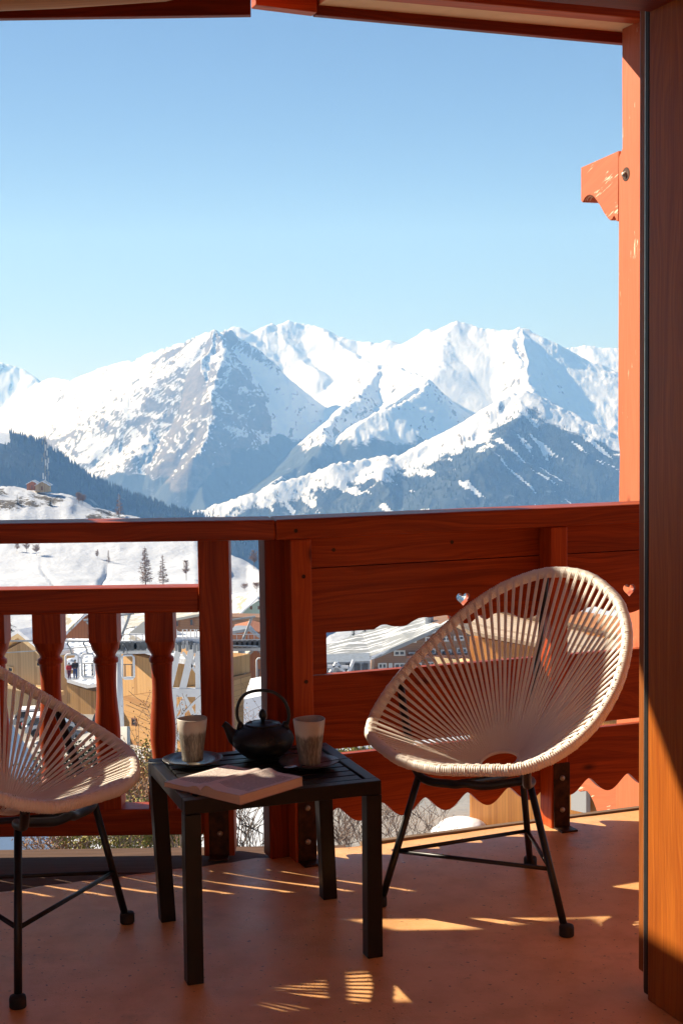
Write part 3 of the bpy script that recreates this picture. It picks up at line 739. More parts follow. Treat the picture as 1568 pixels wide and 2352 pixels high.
# ============================================================ FURNITURE
RIM=[(-0.330,0.035),(-0.317,0.104),(-0.26,0.248),(-0.204,0.305),(-0.147,0.334),(-0.091,0.350),(-0.035,0.357),(0.022,0.356),(0.078,0.350),(0.135,0.337),(0.191,0.319),(0.247,0.294),(0.304,0.256),(0.36,0.200),(0.410,0.105),(0.425,0.035)]
def rim_loop(n):
    pts=[(u,h) for u,h in RIM]+[(u,-h) for u,h in RIM[::-1]]
    # closed Catmull-Rom, resampled by length
    d=[];L=len(pts)
    for i in range(L):
        p0,p1,p2,p3=pts[i-1],pts[i],pts[(i+1)%L],pts[(i+2)%L]
        for j in range(12):
            t=j/12; d.append(tuple(0.5*((2*p1[k])+(-p0[k]+p2[k])*t+(2*p0[k]-5*p1[k]+4*p2[k]-p3[k])*t*t+(-p0[k]+3*p1[k]-3*p2[k]+p3[k])*t**3) for k in(0,1)))
    d=np.array(d+[d[0]]); s=np.r_[0,np.cumsum(np.linalg.norm(np.diff(d,axis=0),axis=1))]
    q=np.linspace(0,s[-1],n,endpoint=False)
    return np.stack([np.interp(q,s,d[:,0]),np.interp(q,s,d[:,1])],1),s[-1]
def chair(label,G,ang,tilt,z0,feet,tops,attach,holef,holez,rodh=-0.075):
    f=Vector((math.cos(ang),math.sin(ang),0)); w=Vector((-f.y,f.x,0)); t=R(tilt)
    G=Vector((G[0],G[1],0))
    up=-f*math.cos(t)+ZA*math.sin(t); nr=w.cross(up).normalized()
    if nr.z<0: nr=-nr
    def rp(u,h): 
        return G+w*h+up*u+ZA*z0+nr*(-0.06*(h/0.36)**2+0.02)
    root=thing('woven_lounge_chair',label,'chair',tuple(G),'cream corded lounge chairs at the low table')
    # rim wrapped with cord: ridged tube
    NW=370; SEG=4; n=NW*SEG
    loop,L=rim_loop(n)
    P=[rp(a,b_) for a,b_ in loop]
    vs=[];fs=[];K=12
    cen=rp(0.05,0)
    for i in range(n):
        p=P[i]; tg=(P[(i+1)%n]-P[i-1]).normalized()
        a=(nr-tg*nr.dot(tg)).normalized(); b_=tg.cross(a)
        ph=(i%SEG)/SEG
        lump=1.0+0.025*math.sin(i*0.61/SEG)*math.sin(i*0.17/SEG)
        # every 6th wrap a slight bulge where a pair of seat cords leaves
        ws=(i/SEG)%5.6
        r=(0.0138+0.0020*math.sin(math.pi*ph))*lump+(0.0008 if ws<1.3 else 0)
        skew=0.0
        for k in range(K):
            th=2*math.pi*k/K; vs.append(p+(a*math.cos(th)+b_*math.sin(th))*r)
    for i in range(n):
        j=(i+1)%n
        for k in range(K):
            fs.append((i*K+k,i*K+(k+1)%K,j*K+(k+1)%K,j*K+k))
    m=MB(); m.add(vs,fs); m.build('rim','cord',root,smooth=True)
    # seat ring (hole) 
    hc=G+f*holef+ZA*holez
    hn=(ZA*0.93+f*0.30).normalized(); ha=w; hb=hn.cross(ha).normalized()
    if hb.dot(f)>0: hb=-hb
    rr_=0.055
    ring=[hc+(ha*math.cos(q)+hb*math.sin(q))*rr_ for q in [2*math.pi*k/32 for k in range(32)]]
    m=MB(); m.tube(ring,0.006,8,closed=True); m.build('seat_ring','cord',root,smooth=True)
    # cords
    NC=84; m=MB(); rnd=random.Random(3)
    loop2,L=rim_loop(NC*10)
    # start index at front of ring: angle measured around seat centre
    for c in range(NC):
        for s_ in (-1,1):
            i=(c*10+s_*1)%(NC*10); a,b_=loop2[i]
            p=rp(a,b_); 
            tgt=math.atan2(a-(-0.0),b_)  # direction in (w, up)
            i2=(c*10+s_*2.3)/(NC*10)
            # ring angle by equal share of cords
            a2,b2=loop2[int((c*10+s_*2.3)%(NC*10))]
            share=2*math.pi*i2
            th=-math.pi/2 + 0  # loop starts at front (u min) with +w
            th=-math.pi/2+share
            e=hc+(ha*math.cos(th)+hb*math.sin(th))*rr_
            cdir=(cen-p).normalized()
            st=p+nr*0.012+cdir*0.010 if True else p
            # small sag in the middle
            mid=(st+e)/2-nr*0.004*rnd.random()
            m.tube([p+nr*0.0150,p+cdir*0.0145+nr*0.007,mid,e],0.00245,6,cap=False)
    m.build('seat_cords','cord',root,smooth=True)
    # black frame: U shaped band under the seat through both front leg tops
    def L3(q): return G+f*q[0]+w*q[1]+ZA*q[2]
    T=[L3(q) for q in tops]; A0,A1=[rp(*q) for q in attach]
    low=(T[0]+T[1])/2-ZA*0.010+f*0.03
    ctl=[A0-nr*0.012,A0*0.55+T[0]*0.45-ZA*0.030,T[0],T[0]*0.66+T[1]*0.34-ZA*0.016+f*0.02,low*1.0,T[0]*0.34+T[1]*0.66-ZA*0.016+f*0.02,T[1],A1*0.5+T[1]*0.5-ZA*0.030,A1-nr*0.012]
    def cr(c,k=6):
        out=[]
        for i in range(len(c)-1):
            p0,p1,p2,p3=c[max(i-1,0)],c[i],c[i+1],c[min(i+2,len(c)-1)]
            for j in range(k):
                t_=j/k; out.append(0.5*((2*p1)+(p2-p0)*t_+(2*p0-5*p1+4*p2-p3)*t_*t_+(3*p1-p0-3*p2+p3)*t_**3))
        return out+[c[-1]]
    m=MB(); m.tube(cr(ctl),0.0115,10); m.build('seat_hoop','black',root,smooth=True)
    # back rod
    top=rp(0.418,rodh)-nr*0.008; kn=hc-f*0.085-ZA*0.012+w*0.01
    bk=cr([top,top.lerp(kn,0.33)-nr*0.012,top.lerp(kn,0.66)-nr*0.014,kn-nr*0.01,hc-f*0.03-ZA*0.045,low+ZA*0.004])
    m=MB(); m.tube(bk,0.0085,10); m.build('back_rod','black',root,smooth=True)
    # legs with rubber feet
    FT=[L3((q[0],q[1],0)) for q in feet]
    for i in range(3):
        a,bb=T[i],FT[i]; d=(bb-a).normalized()
        m=MB(); m.tube([a-d*0.01,bb-d*0.01],0.0095,12); lg=m.build('leg','black',root,smooth=True)
        m=MB(); m.lathe([(0.0165,0.0),(0.019,0.004),(0.019,0.022),(0.0175,0.028),(0.0115,0.030)],bb,20); subpart(m,'foot_cap','rubber',lg,smooth=True)
    # stretcher triangle at ~40% height
    hs=0.42
    S3=[FT[i]+(T[i]-FT[i])*hs for i in range(3)]
    for i,j in ((0,1),(1,2),(2,0)):
        m=MB(); m.tube([S3[i],S3[j]],0.0058,8); m.build('stretcher','black',root,smooth=True)
    return root,f,w,G
def loc(p,G,ang):
    f=Vector((math.cos(ang),math.sin(ang),0)); w=Vector((-f.y,f.x,0)); d=Vector((p[0]-G[0],p[1]-G[1],0)); return (d.dot(f),d.dot(w))
G1=(0.394,3.832); A1_=-2.394
def lt(p): a=loc(p,G1,A1_); return (a[0],a[1],p[2])
fA,fB,fC=fl(872,2082),fl(1300,2150),fl(1217,1990)
tA=at(962,1780,3.80); tB=at(1214,1792,3.70); tC=at(1200,1790,3.90)
chair('cream corded lounge chair to the right of the low table, before the plank railing',G1,A1_,36,0.588,[loc(fA,G1,A1_),loc(fB,G1,A1_),loc(fC,G1,A1_)],[lt(tA),lt(tB),lt(tC)],[(-0.02,-0.356),(-0.235,0.272)],-0.035,0.364)
G2=(-0.823,3.492); A2_=-0.157
def lt2(p): a=loc(p,G2,A2_); return (a[0],a[1],p[2])
gA,gB=fl(42,2315),fl(293,2120); gC=Vector((-1.10,3.58,0))
uA=at(42,1890,3.30); uB=at(216,1840,3.62); uC=Vector((-0.93,3.56,0.36))
chair('cream corded lounge chair left of the low table, cut by the view edge',G2,A2_,30,0.575,[loc(gA,G2,A2_),loc(gB,G2,A2_),loc(gC,G2,A2_)],[lt2(uA),lt2(uB),lt2(uC)],[(-0.20,-0.308),(-0.02,0.357)],-0.035,0.365)
# ---- table --------------------------------------------------------------
ta=R(19.0); TU=Vector((math.cos(ta),math.sin(ta),0)); TV=Vector((-TU.y,TU.x,0))
cs=[fl(361.6,1741,.43),fl(410,1842,.43),fl(860,1793,.43),fl(754,1705,.43)]
TC=sum(cs,Vector((0,0,0)))/4; TC.z=0
hw=0.243; hd=0.213
tb=thing('side_table','square black metal slatted side table between the two chairs','table',tuple(TC))
def tp(a,b_,z): return TC+TU*a+TV*b_+ZA*z
# frame of the top
m=MB(); fw=0.030; th=0.034
for s in (-1,1):
    m.box(tp(0,s*(hd-fw/2),0.43-th/2),TU,TV,ZA,2*hw,fw,th)
    m.box(tp(s*(hw-fw/2),0,0.43-th/2),TU,TV,ZA,fw,2*hd-2*fw,th)
m.build('top_frame','tableb',tb,bevel=0.002)
ns=8; span=2*(hd-fw-0.006); sw=span/ns
for i in range(ns):
    m=MB(); m.box(tp(0,-span/2+sw*(i+0.5),0.43-0.008),TU,TV,ZA,2*(hw-fw)-0.012,sw-0.007,0.012); m.build('slat','tableb',tb,bevel=0.0012)
for s in (-1,1):
    m=MB(); m.box(tp(s*(hw-fw-0.010),0,0.43-0.021),TU,TV,ZA,0.014,2*(hd-fw)-0.002,0.012); m.build('slat_bearer','tableb',tb)
for sx,sy,ft in ((-1,-1,(443,2268)),(1,-1,(855,2207)),(-1,1,(398,2113)),(1,1,(757,2067))):
    t0=tp(sx*(hw-0.019),sy*(hd-0.019),0.43-th-0.001); 
    g=fl(*ft); 
    # foot centre: measured front edge centre moved half a leg inwards
    b0=tp(sx*(hw-0.019),sy*(hd-0.019),0.0)
    e=Vector((g.x,g.y+0.02,0)); d=(e-b0)
    if d.length>0.03: d=d.normalized()*0.03
    b1=b0+d*0.8
    m=MB(); s=0.0195
    vs=[]
    for c in (b1,t0):
        for a,b_ in ((-s,-s),(s,-s),(s,s),(-s,s)): vs.append(c+TU*a+TV*b_)
    m.add(vs,[(3,2,1,0),(4,5,6,7),(0,1,5,4),(1,2,6,5),(2,3,7,6),(3,0,4,7)]); m.build('leg','tableb',tb,bevel=0.002)
TZ=0.430
# ---- teapot -------------------------------------------------------------
pc=fl(605,1738,TZ); pc.z=TZ+0.001
tpot=thing('teapot','black cast iron teapot with dimpled body standing between the two cups','teapot',tuple(pc))
bp=[(0.042,0.0),(0.048,0.003),(0.058,0.010),(0.071,0.022),(0.0775,0.034),(0.0795,0.044),(0.0785,0.052),(0.073,0.063),(0.064,0.072),(0.054,0.079),(0.047,0.083),(0.046,0.0835)]
m=MB(); m.lathe(bp,pc,56); 
m.build('body','iron',tpot,smooth=True)
# hobnails
m=MB()
for ri,zz_ in enumerate(np.linspace(0.046,0.0795,11)):
    r=np.interp(zz_,[p[1] for p in bp],[p[0] for p in bp]); nk=int(2*math.pi*r/0.0058)
    i0=np.interp(zz_-0.003,[p[1] for p in bp],[p[0] for p in bp]); i1=np.interp(zz_+0.003,[p[1] for p in bp],[p[0] for p in bp])
    sl_=Vector((0.006,0,(i0-i1))).normalized()
    for k in range(nk):
        th=2*math.pi*(k+0.5*(ri%2))/nk; dr=Vector((math.cos(th),math.sin(th),0)); nn=(dr*sl_.x+ZA*sl_.z).normalized(); c=pc+dr*r+ZA*zz_
        a=Vector((-dr.y,dr.x,0)); b_=nn.cross(a); q=0.0021
        m.add([c+a*q,c+b_*q,c-a*q,c-b_*q,c+nn*0.0017],[(0,1,4),(1,2,4),(2,3,4),(3,0,4)])
m.build('hobnail_pattern','iron',tpot,smooth=True)
m=MB(); m.lathe([(0.046,0.084),(0.0455,0.087),(0.041,0.0885),(0.0405,0.0875),(0.033,0.0895),(0.0325,0.0885),(0.025,0.0905),(0.018,0.0905),(0.009,0.093)],pc,48); lid=m.build('lid','iron',tpot,smooth=True)
m=MB(); m.lathe([(0.005,0.092),(0.006,0.098),(0.0095,0.104),(0.0105,0.110),(0.0085,0.118),(0.004,0.124),(0.001,0.125)],pc,20); subpart(m,'knob','iron',lid,smooth=True)
sd=Vector((-1,0.12,0)).normalized()
m=MB(); m.tube([pc+sd*0.060+ZA*0.040,pc+sd*0.078+ZA*0.052,pc+sd*0.088+ZA*0.066,pc+sd*0.096+ZA*0.079,pc+sd*0.104+ZA*0.085],[0.024,0.019,0.0125,0.0095,0.0085],16); m.build('spout','iron',tpot,smooth=True)
for s in (-1,1):
    m=MB(); c=pc+XA*0.058*s+ZA*0.083; m.tube([c-ZA*0.012,c,c+ZA*0.008],[0.011,0.0085,0.005],12); m.build('lug','iron',tpot,smooth=True)
hp=[at(x,y,pc.y) for x,y in ((556,1664),(548,1655),(544.5,1640),(546,1622),(554,1604),(568,1592),(588,1586.5),(610,1586),(630,1591),(648,1604),(658,1620),(663,1636),(663,1652),(657,1668))]
def crv(c,k=5):
    out=[]
    for i in range(len(c)-1):
        p0,p1,p2,p3=c[max(i-1,0)],c[i],c[i+1],c[min(i+2,len(c)-1)]
        for j in range(k):
            t_=j/k; out.append(0.5*((2*p1)+(p2-p0)*t_+(2*p0-5*p1+4*p2-p3)*t_*t_+(3*p1-p0-3*p2+p3)*t_**3))
    return out+[c[-1]]
m=MB(); m.tube(crv(hp),0.0042,12); m.build('handle','iron',tpot,smooth=True)
# ---- cups, saucers, spoons ---------------------------------------------
def cup(x,y,rt,rb,h,label,dy=0):
    c=fl(x,y,TZ+0.010); c.z=TZ+0.0135
    r=thing('cup',label,'cup',tuple(c),'stoneware cups on the side table')
    n=56; m=MB()
    pr=[(rb*0.9,0.0),(rb,0.002),(rb*1.0,h*0.1),(rb+(rt-rb)*0.45,h*0.5),(rb+(rt-rb)*0.8,h*0.8),(rt,h),(rt-0.0012,h+0.0012),(rt-0.0026,h)]
    m.lathe(pr,c,n,cap1=False)
    # hand made: slight waviness and vertical fluting on the lower two thirds
    for i,v in enumerate(m.v):
        q=Vector(v)-c; th=math.atan2(q.y,q.x); z=q.z/h
        k=1+0.012*math.sin(3*th+1)*z+ (0.010*math.sin(23*th)+0.006*math.sin(41*th+2))*(1 if z<0.7 else 0)
        m.v[i]=(c.x+q.x*k,c.y+q.y*k,v[2]+0.0015*math.sin(2*th)*(z>0.9))
    m.build('wall','cup',r,grain=ZA,smooth=True)
    m=MB(); m.lathe([(rt-0.0026,h),(rt-0.004,h*0.8),(rb-0.003,h*0.12),(0.002,h*0.10)],c,40,cap0=False,cap1=True); m.build('inside','glaze',r,smooth=True)
    return c
def saucer(x,y,rad,label):
    c=fl(x,y,TZ+0.006); c.z=TZ+0.0015
    m=MB(); m.lathe([(rad*0.5,0.0),(rad*0.62,0.002),(rad*0.97,0.0105),(rad,0.0125),(rad*0.975,0.0135),(rad*0.62,0.0065),(rad*0.5,0.0055),(0.003,0.0055)],c,64)
    o=m.build('saucer','saucer',None,smooth=True,origin=c); tag(o,label,'saucer','ringed saucers under the cups'); return c
sL=saucer(443,1748,0.0775,'ringed dark saucer under the left cup, at the left edge of the table')
sR=saucer(709,1754,0.0765,'ringed dark saucer under the right cup, beside the teapot')
cup(443,1750,0.0385,0.0265,0.108,'tall grey stoneware cup left of the teapot')
cup(711,1758,0.0400,0.0275,0.114,'tall grey stoneware cup right of the teapot')
def spoon(p0,p1,bowl,label):
    m=MB(); d=(p1-p0)
    m.tube([p0,p0+d*0.5+ZA*0.001,p1],[0.0009,0.0010,0.0013],8)
    r=MB()
    root=thing('teaspoon',label,'spoon',tuple(p0),'thin spoons on the saucers')
    m.build('handle','black' ,root,smooth=True)
    if bowl:
        dd=d.normalized(); a=dd.cross(ZA).normalized(); vs=[];fs=[]; c=p1+dd*0.016
        for i in range(5):
            rr_=i/4
            for k in range(16):
                th=2*math.pi*k/16; vs.append(c+dd*math.cos(th)*0.018*rr_+a*math.sin(th)*0.011*rr_+ZA*(0.004*rr_*rr_))
        fs=[(i*16+k,i*16+(k+1)%16,(i+1)*16+(k+1)%16,(i+1)*16+k) for i in range(4) for k in range(16)]
        r.add(vs,fs); r.build('bowl','steel',root,smooth=True)
spoon(fl(329,1752,TZ+0.018),fl(430,1757,TZ+0.016),True,'thin dark spoon sticking out left over the table edge from the left saucer')
spoon(fl(809,1739,TZ+0.018),fl(680,1762,TZ+0.016),True,'thin dark spoon on the right saucer, pointing right')
# ---- book ---------------------------------------------------------------
bz=TZ+0.001
c_sp=fl(458,1816,bz+0.012); c_sp.z=bz
bookax=(fl(625,1765,bz)-fl(458,1816,bz)); 
e1=fl(691,1784,bz+0.018); e2=fl(536,1827,bz+0.018)
# book axes: spine direction (into depth) and page width direction
SD=(fl(691,1782,bz+0.018)-fl(537,1828,bz+0.018)); SD.z=0; hgt=SD.length; SD.normalize()
WD=Vector((SD.y,-SD.x,0))     # towards camera right
if WD.y>0: WD=-WD
sp0=fl(462,1808,bz+0.020); sp0.z=bz
bk=thing('open_book','open paperback book lying face up with pages of text at the front of the table','book',tuple(sp0))
pgw=0.128; hgt=min(hgt,0.21)
def page_block(sgn,T0,T1,nm):
    # cross section: from spine outwards, curved upper surface
    K=14; top=[];bot=[]
    for i in range(K+1):
        t=i/K; w_=pgw*t
        z=T0+(T1-T0)*t+0.007*math.exp(-((t-0.16)/0.13)**2)*1.0-0.006*math.exp(-(t/0.05)**2)
        top.append((w_,z)); bot.append((w_,0.001))
    m=MB(); vs=[];fs=[]
    def P3(w_,z,s): return sp0+WD*(w_*sgn)+SD*s+ZA*z
    for s in (0,hgt):
        vs+= [P3(w_,z,s) for w_,z in top]+[P3(w_,z,s) for w_,z in bot]
    n2=2*(K+1)
    for i in range(K):
        fs.append((i,i+1,K+1+i+1,K+1+i)); fs.append((n2+i,n2+K+1+i,n2+K+2+i,n2+i+1)); fs.append((K+1+i,K+2+i,n2+K+2+i,n2+K+1+i))
    fs.append((K,n2+K,n2+2*K+1,2*K+1)); fs.append((0,K+1,n2+K+1,n2))
    m.add(vs,fs); m.build('page_block','edges',bk)
    # printed page sheet on top with its own uv
    me=bpy.data.meshes.new('page'); vv=[];ff=[];uvs=[]
    for i,(w_,z) in enumerate(top):
        for s in (0,hgt): vv.append(P3(w_,z+0.0006,s)-sp0)
    for i in range(K): ff.append((2*i,2*i+2,2*i+3,2*i+1))
    me.from_pydata([tuple(v) for v in vv],[],ff); ul_=me.uv_layers.new(name='UVMap')
    for p in me.polygons:
        for li in p.loop_indices:
            vi=me.loops[li].vertex_index; w_=top[vi//2][0]; s=(vi%2)*hgt
            ul_.data[li].uv=((w_ if sgn>0 else 0.134-w_)+0.002,hgt-s)
        p.use_smooth=True
    me.materials.append(M['page']); o=bpy.data.objects.new('page',me); COL.objects.link(o); o.parent=bk
page_block(1,0.019,0.0215,'r'); page_block(-1,0.013,0.0105,'l')
m=MB(); 
for sg,w1 in ((1,0.130),(-1,0.130)):
    q=[sp0+WD*0.0,sp0+WD*(sg*w1),sp0+WD*(sg*w1)+SD*hgt,sp0+SD*hgt]
    if sg<0:q=q[::-1]
    m.prism([p-ZA*0.0002 for p in q],(0,0,0.0010))
m.build('cover','cover',bk)

# ============================================================ LANDSCAPE
def hsh(ix,iy,seed):
    h=(ix.astype(np.int64)*374761393+iy.astype(np.int64)*668265263+seed*1442695041)&0xffffffff
    h=((h^(h>>13))*1274126177)&0xffffffff
    return ((h^(h>>16))&0xffffff)/float(0xffffff)
def vnoise(x,y,seed=0):
    ix=np.floor(x).astype(np.int64); iy=np.floor(y).astype(np.int64); fx=x-ix; fy=y-iy
    fx=fx*fx*fx*(fx*(fx*6-15)+10); fy=fy*fy*fy*(fy*(fy*6-15)+10)
    a=hsh(ix,iy,seed);b=hsh(ix+1,iy,seed);c=hsh(ix,iy+1,seed);d=hsh(ix+1,iy+1,seed)
    return (a*(1-fx)+b*fx)*(1-fy)+(c*(1-fx)+d*fx)*fy
def fbm(x,y,o=5,seed=0,ridged=False,gain=0.5):
    s=0;a=1;t=0
    for i in range(o):
        n=vnoise(x*2**i+i*17.3,y*2**i-i*9.1,seed+i)
        if ridged: n=1-np.abs(2*n-1)
        s=s+a*n; t+=a; a*=gain
    return s/t
def npat(x,y,Y):
    d=ray(x,y); p=CAMP+d*(Y/d.y); return p.x,p.y,p.z
def gridmesh(name,X,Y,Z,mask,mat,smooth_=True):
    nr,nc=X.shape
    v=np.stack([X,Y,Z],-1).reshape(-1,3).astype(np.float32)
    idx=np.arange(nr*nc).reshape(nr,nc)
    q=np.stack([idx[:-1,:-1],idx[:-1,1:],idx[1:,1:],idx[1:,:-1]],-1).reshape(-1,4).astype(np.int32)
    me=bpy.data.meshes.new(name); me.vertices.add(len(v)); me.vertices.foreach_set('co',v.ravel())
    me.loops.add(q.size); me.loops.foreach_set('vertex_index',q.ravel())
    me.polygons.add(len(q)); me.polygons.foreach_set('loop_start',np.arange(0,q.size,4,dtype=np.int32)); me.polygons.foreach_set('loop_total',np.full(len(q),4,dtype=np.int32))
    me.update(calc_edges=True); me.polygons.foreach_set('use_smooth',np.full(len(q),smooth_))
    at_=me.color_attributes.new('mask','FLOAT_COLOR','POINT')
    at_.data.foreach_set('color',np.concatenate([mask.reshape(-1,mask.shape[-1]),np.ones((len(v),4-mask.shape[-1]))],1).astype(np.float32).ravel())
    me.materials.append(M[mat]); o=bpy.data.objects.new(name,me); COL.objects.link(o); return o
# ---- far mountains: every ridge is a 3D polyline; slopes fall away from it as ribs and gullies
rng=np.random.default_rng(5)
def ridge(pts,k,rib=0.28,step=26,jit=8,front=1.0):
    P=[npat(x,y,Yk*1000) for x,y,Yk in pts]; out=[]
    for a,b in zip(P[:-1],P[1:]):
        a,b=np.array(a),np.array(b); n=max(1,int(np.linalg.norm(b-a)/step))
        for i in range(n): out.append(a+(b-a)*i/n)
    out.append(np.array(P[-1])); out=np.array(out); s=np.arange(len(out))*step
    kk=k*(1+rib*(1.6*fbm(s/300.0,s*0+rng.random()*50,5,int(rng.integers(99)),True,0.7)-0.9))
    out[:,2]+=jit*(fbm(s/150.0,s*0+3.3,3,int(rng.integers(99)))-0.5)*2
    out[:,:2]+=rng.normal(size=(len(out),2))*step*0.2
    return out,kk
RD=[
 ([(-300,800,11.6),(-100,812,11.5),(0,832,11.5),(20,834,11.5),(45,845,11.5),(70,868,11.3),(90,881,11.2),(120,868,11.0),(170,874,10.6)],0.62,.25),
 ([(165,873,9.9),(200,860,9.6),(240,842,9.4),(262,836,9.3),(278,832,9.2),(300,828,9.0),(325,832,8.8),(345,812,8.6),(372,803,8.5),(400,795,8.4),(440,778,8.2),(462,763,8.05),(475,757,8.0)],0.70,.45),
 ([(475,757,8.0),(490,767,8.0),(503,757,8.02),(510,756,8.02),(530,775,8.0),(545,782,7.99),(600,818,7.99),(640,858,7.98),(700,902,7.97),(770,940,7.96)],0.95,.14),
 ([(475,757,8.0),(500,790,7.8),(515,822,7.6),(492,860,7.4),(478,900,7.2),(486,950,7.0),(466,1000,6.8),(440,1045,6.6)],1.0,.35),
 ([(340,815,8.6),(330,870,8.3),(300,920,8.0),(270,970,7.7),(240,1030,7.4)],0.72,.5),
 ([(420,790,8.3),(405,850,8.0),(370,900,7.7),(350,960,7.4),(330,1010,7.1),(300,1060,6.9)],0.72,.5),
 ([(235,845,9.4),(215,900,9.0),(175,950,8.6),(140,1010,8.2)],0.72,.45),
 ([(515,775,9.4),(535,753,9.3),(548,752,9.3),(562,768,9.3),(590,763,9.4),(605,750,9.4),(618,742,9.5),(628,749,9.5),(640,748,9.5),(655,738,9.6),(672,741,9.6),(700,745,9.6),(728,752,9.5),(745,761,9.4),(760,766,9.4),(800,777,9.3),(830,783,9.3),(850,788,9.2),(880,790,9.2)],0.52,.22),
 ([(640,748,9.5),(660,790,9.2),(700,830,8.9),(740,855,8.6)],0.50,.3),
 ([(740,760,9.4),(790,800,9.1),(850,830,8.7),(880,840,8.4)],0.50,.3),
 ([(880,790,9.2),(890,781,9.1),(905,779,9.0),(915,790,9.0),(940,787,8.9),(960,780,8.9),(975,769,8.8),(990,757,8.8),(1000,757,8.8),(1015,767,8.7),(1030,758,8.7),(1043,742,8.6),(1055,738,8.6),(1066,741,8.6),(1085,748,8.6),(1100,753,8.5),(1140,754,8.5),(1178,757,8.4),(1190,752,8.4),(1198,751,8.4),(1212,762,8.4),(1240,785,8.35),(1290,800,8.4),(1350,838,8.2),(1415,885,8.1),(1500,930,8.0)],0.50,.20),
 ([(1190,753,8.4),(1172,790,8.15),(1190,828,7.85),(1215,868,7.5),(1228,903,7.25)],0.95,.22),
 ([(1270,805,10.6),(1300,797,10.5),(1330,796,10.5),(1350,793,10.5),(1380,795,10.5),(1415,797,10.5),(1500,790,10.5),(1720,850,10.4)],0.60,.45),
 ([(1055,740,8.6),(1020,800,8.2),(1000,840,7.9)],0.50,.3),
 ([(870,838,8.0),(858,870,7.7),(840,900,7.4),(800,930,7.1),(770,965,6.8),(740,1000,6.5),(705,1060,6.2)],0.84,.4),
 ([(870,838,8.0),(905,840,7.8),(940,852,7.6),(975,862,7.45),(990,868,7.4),(960,905,7.1),(930,925,6.95),(880,948,6.7),(800,1000,6.5)],0.80,.35),
 ([(380,1200,5.0),(440,1178,5.1),(480,1163,5.2),(560,1132,5.2),(640,1106,5.25),(700,1088,5.3),(760,1068,5.3),(800,1060,5.35),(860,1056,5.4),(910,1045,5.4),(960,1030,5.4),(1010,1008,5.5),(1060,985,5.5),(1100,957,5.5),(1145,926,5.55),(1185,905,5.6),(1210,900,5.6),(1240,916,5.65),(1290,946,5.7),(1340,966,5.7),(1415,993,5.7),(1500,1012,5.7),(1720,1060,5.7)],0.56,.35),
 ([(1210,900,5.6),(1195,950,5.4),(1150,1010,5.1),(1100,1080,4.8)],0.52,.35),
 ([(1340,966,5.7),(1330,1020,5.4),(1380,1100,5.0)],0.52,.35),
 ([(900,1048,5.4),(880,1100,5.1),(900,1160,4.8)],0.50,.35),
]
rp_=[ridge(p,k,r) for p,k,r in RD]
RP=np.concatenate([a for a,_ in rp_]); KK=np.concatenate([b for _,b in rp_])
nc,nr=860,430
xs_=np.linspace(-260,1720,nc); ys_=3600*(12300/3600)**np.linspace(0,1,nr)
dirs=np.array([[ray(x,929)[0]/ray(x,929)[1]] for x in xs_])[:,0]
YY,DD=np.meshgrid(ys_,dirs,indexing='ij'); XX=DD*YY
wx=XX+55*(fbm(XX/420,YY/420,4,11)-0.5)*2; wy=YY+55*(fbm(XX/420,YY/420,4,23)-0.5)*2
Z=np.full(XX.shape,-1e9)
flat=np.stack([wx.ravel(),wy.ravel()],1).astype(np.float32); Zf=np.full(len(flat),-1e9,np.float32)
CH=6000
RPf=RP.astype(np.float32); KKf=KK.astype(np.float32)
for i in range(0,len(flat),CH):
    q=flat[i:i+CH]; yl,yh=q[:,1].min()-2600,q[:,1].max()+2600
    s=(RPf[:,1]>yl)&(RPf[:,1]<yh)
    if not s.any(): continue
    R_=RPf[s]; K_=KKf[s]
    d=np.sqrt((q[:,None,0]-R_[None,:,0])**2+(q[:,None,1]-R_[None,:,1])**2)
    h=R_[None,:,2]-K_[None,:]*d*(1.0+0.06*np.exp(-d/300.0))
    Zf[i:i+CH]=h.max(1)
Z=np.maximum(Zf.reshape(XX.shape),-640)
rough=np.clip((Z+640)/300,0,1)
w2x=XX+60*(fbm(XX/130,YY/130,3,91)-0.5)*2; w2y=YY+60*(fbm(XX/130,YY/130,3,92)-0.5)*2
det=(fbm(w2x/330,w2y/520,6,31,True,0.58)-0.55)*38+(fbm(w2x/60,w2y/130,4,41,True,0.55)-0.55)*15
def faces(A,S1,s2,gx,gl,gb):
    """a three sided peak: face turned away from the sun between the edge A-S1 and the crest A-s2, a lit left side and a steep back"""
    xa,ya,za=npat(*A); x1,y1,z1=npat(*S1)
    gy=(z1-za-gx*(x1-xa))/(y1-ya)
    kx=(s2[0]-784)/F; kz=npat(s2[0],s2[1],1000.0)[2]-EYE; kz/=1000.0
    Y2=(-EYE+za-gx*xa-gy*ya)/(kz-gx*kx-gy); x2,y2,z2=kx*Y2,Y2,kz*Y2+EYE
    f1=za+gx*(wx-xa)+gy*(wy-ya)
    gyl=(z1-za-gl*(x1-xa))/(y1-ya); f2=za+gl*(wx-xa)+gyl*(wy-ya)
    gxb=(z2-za-gb*(y2-ya))/(x2-xa); f3=za+gxb*(wx-xa)+gb*(wy-ya)
    return np.minimum(np.minimum(f1,f2),f3)
Z=np.maximum(Z,faces((475,757,8000),(465,1000,6900),(770,940),-0.60,1.0,-1.2))
Z=np.maximum(Z,faces((1195,752,8400),(1225,905,7300),(1415,888),-0.60,0.9,-1.0))
Z=np.maximum(Z,faces((990,868,7400),(850,962,6800),(1068,958),-0.60,0.55,-1.2))
Z=np.maximum(Z,-640)
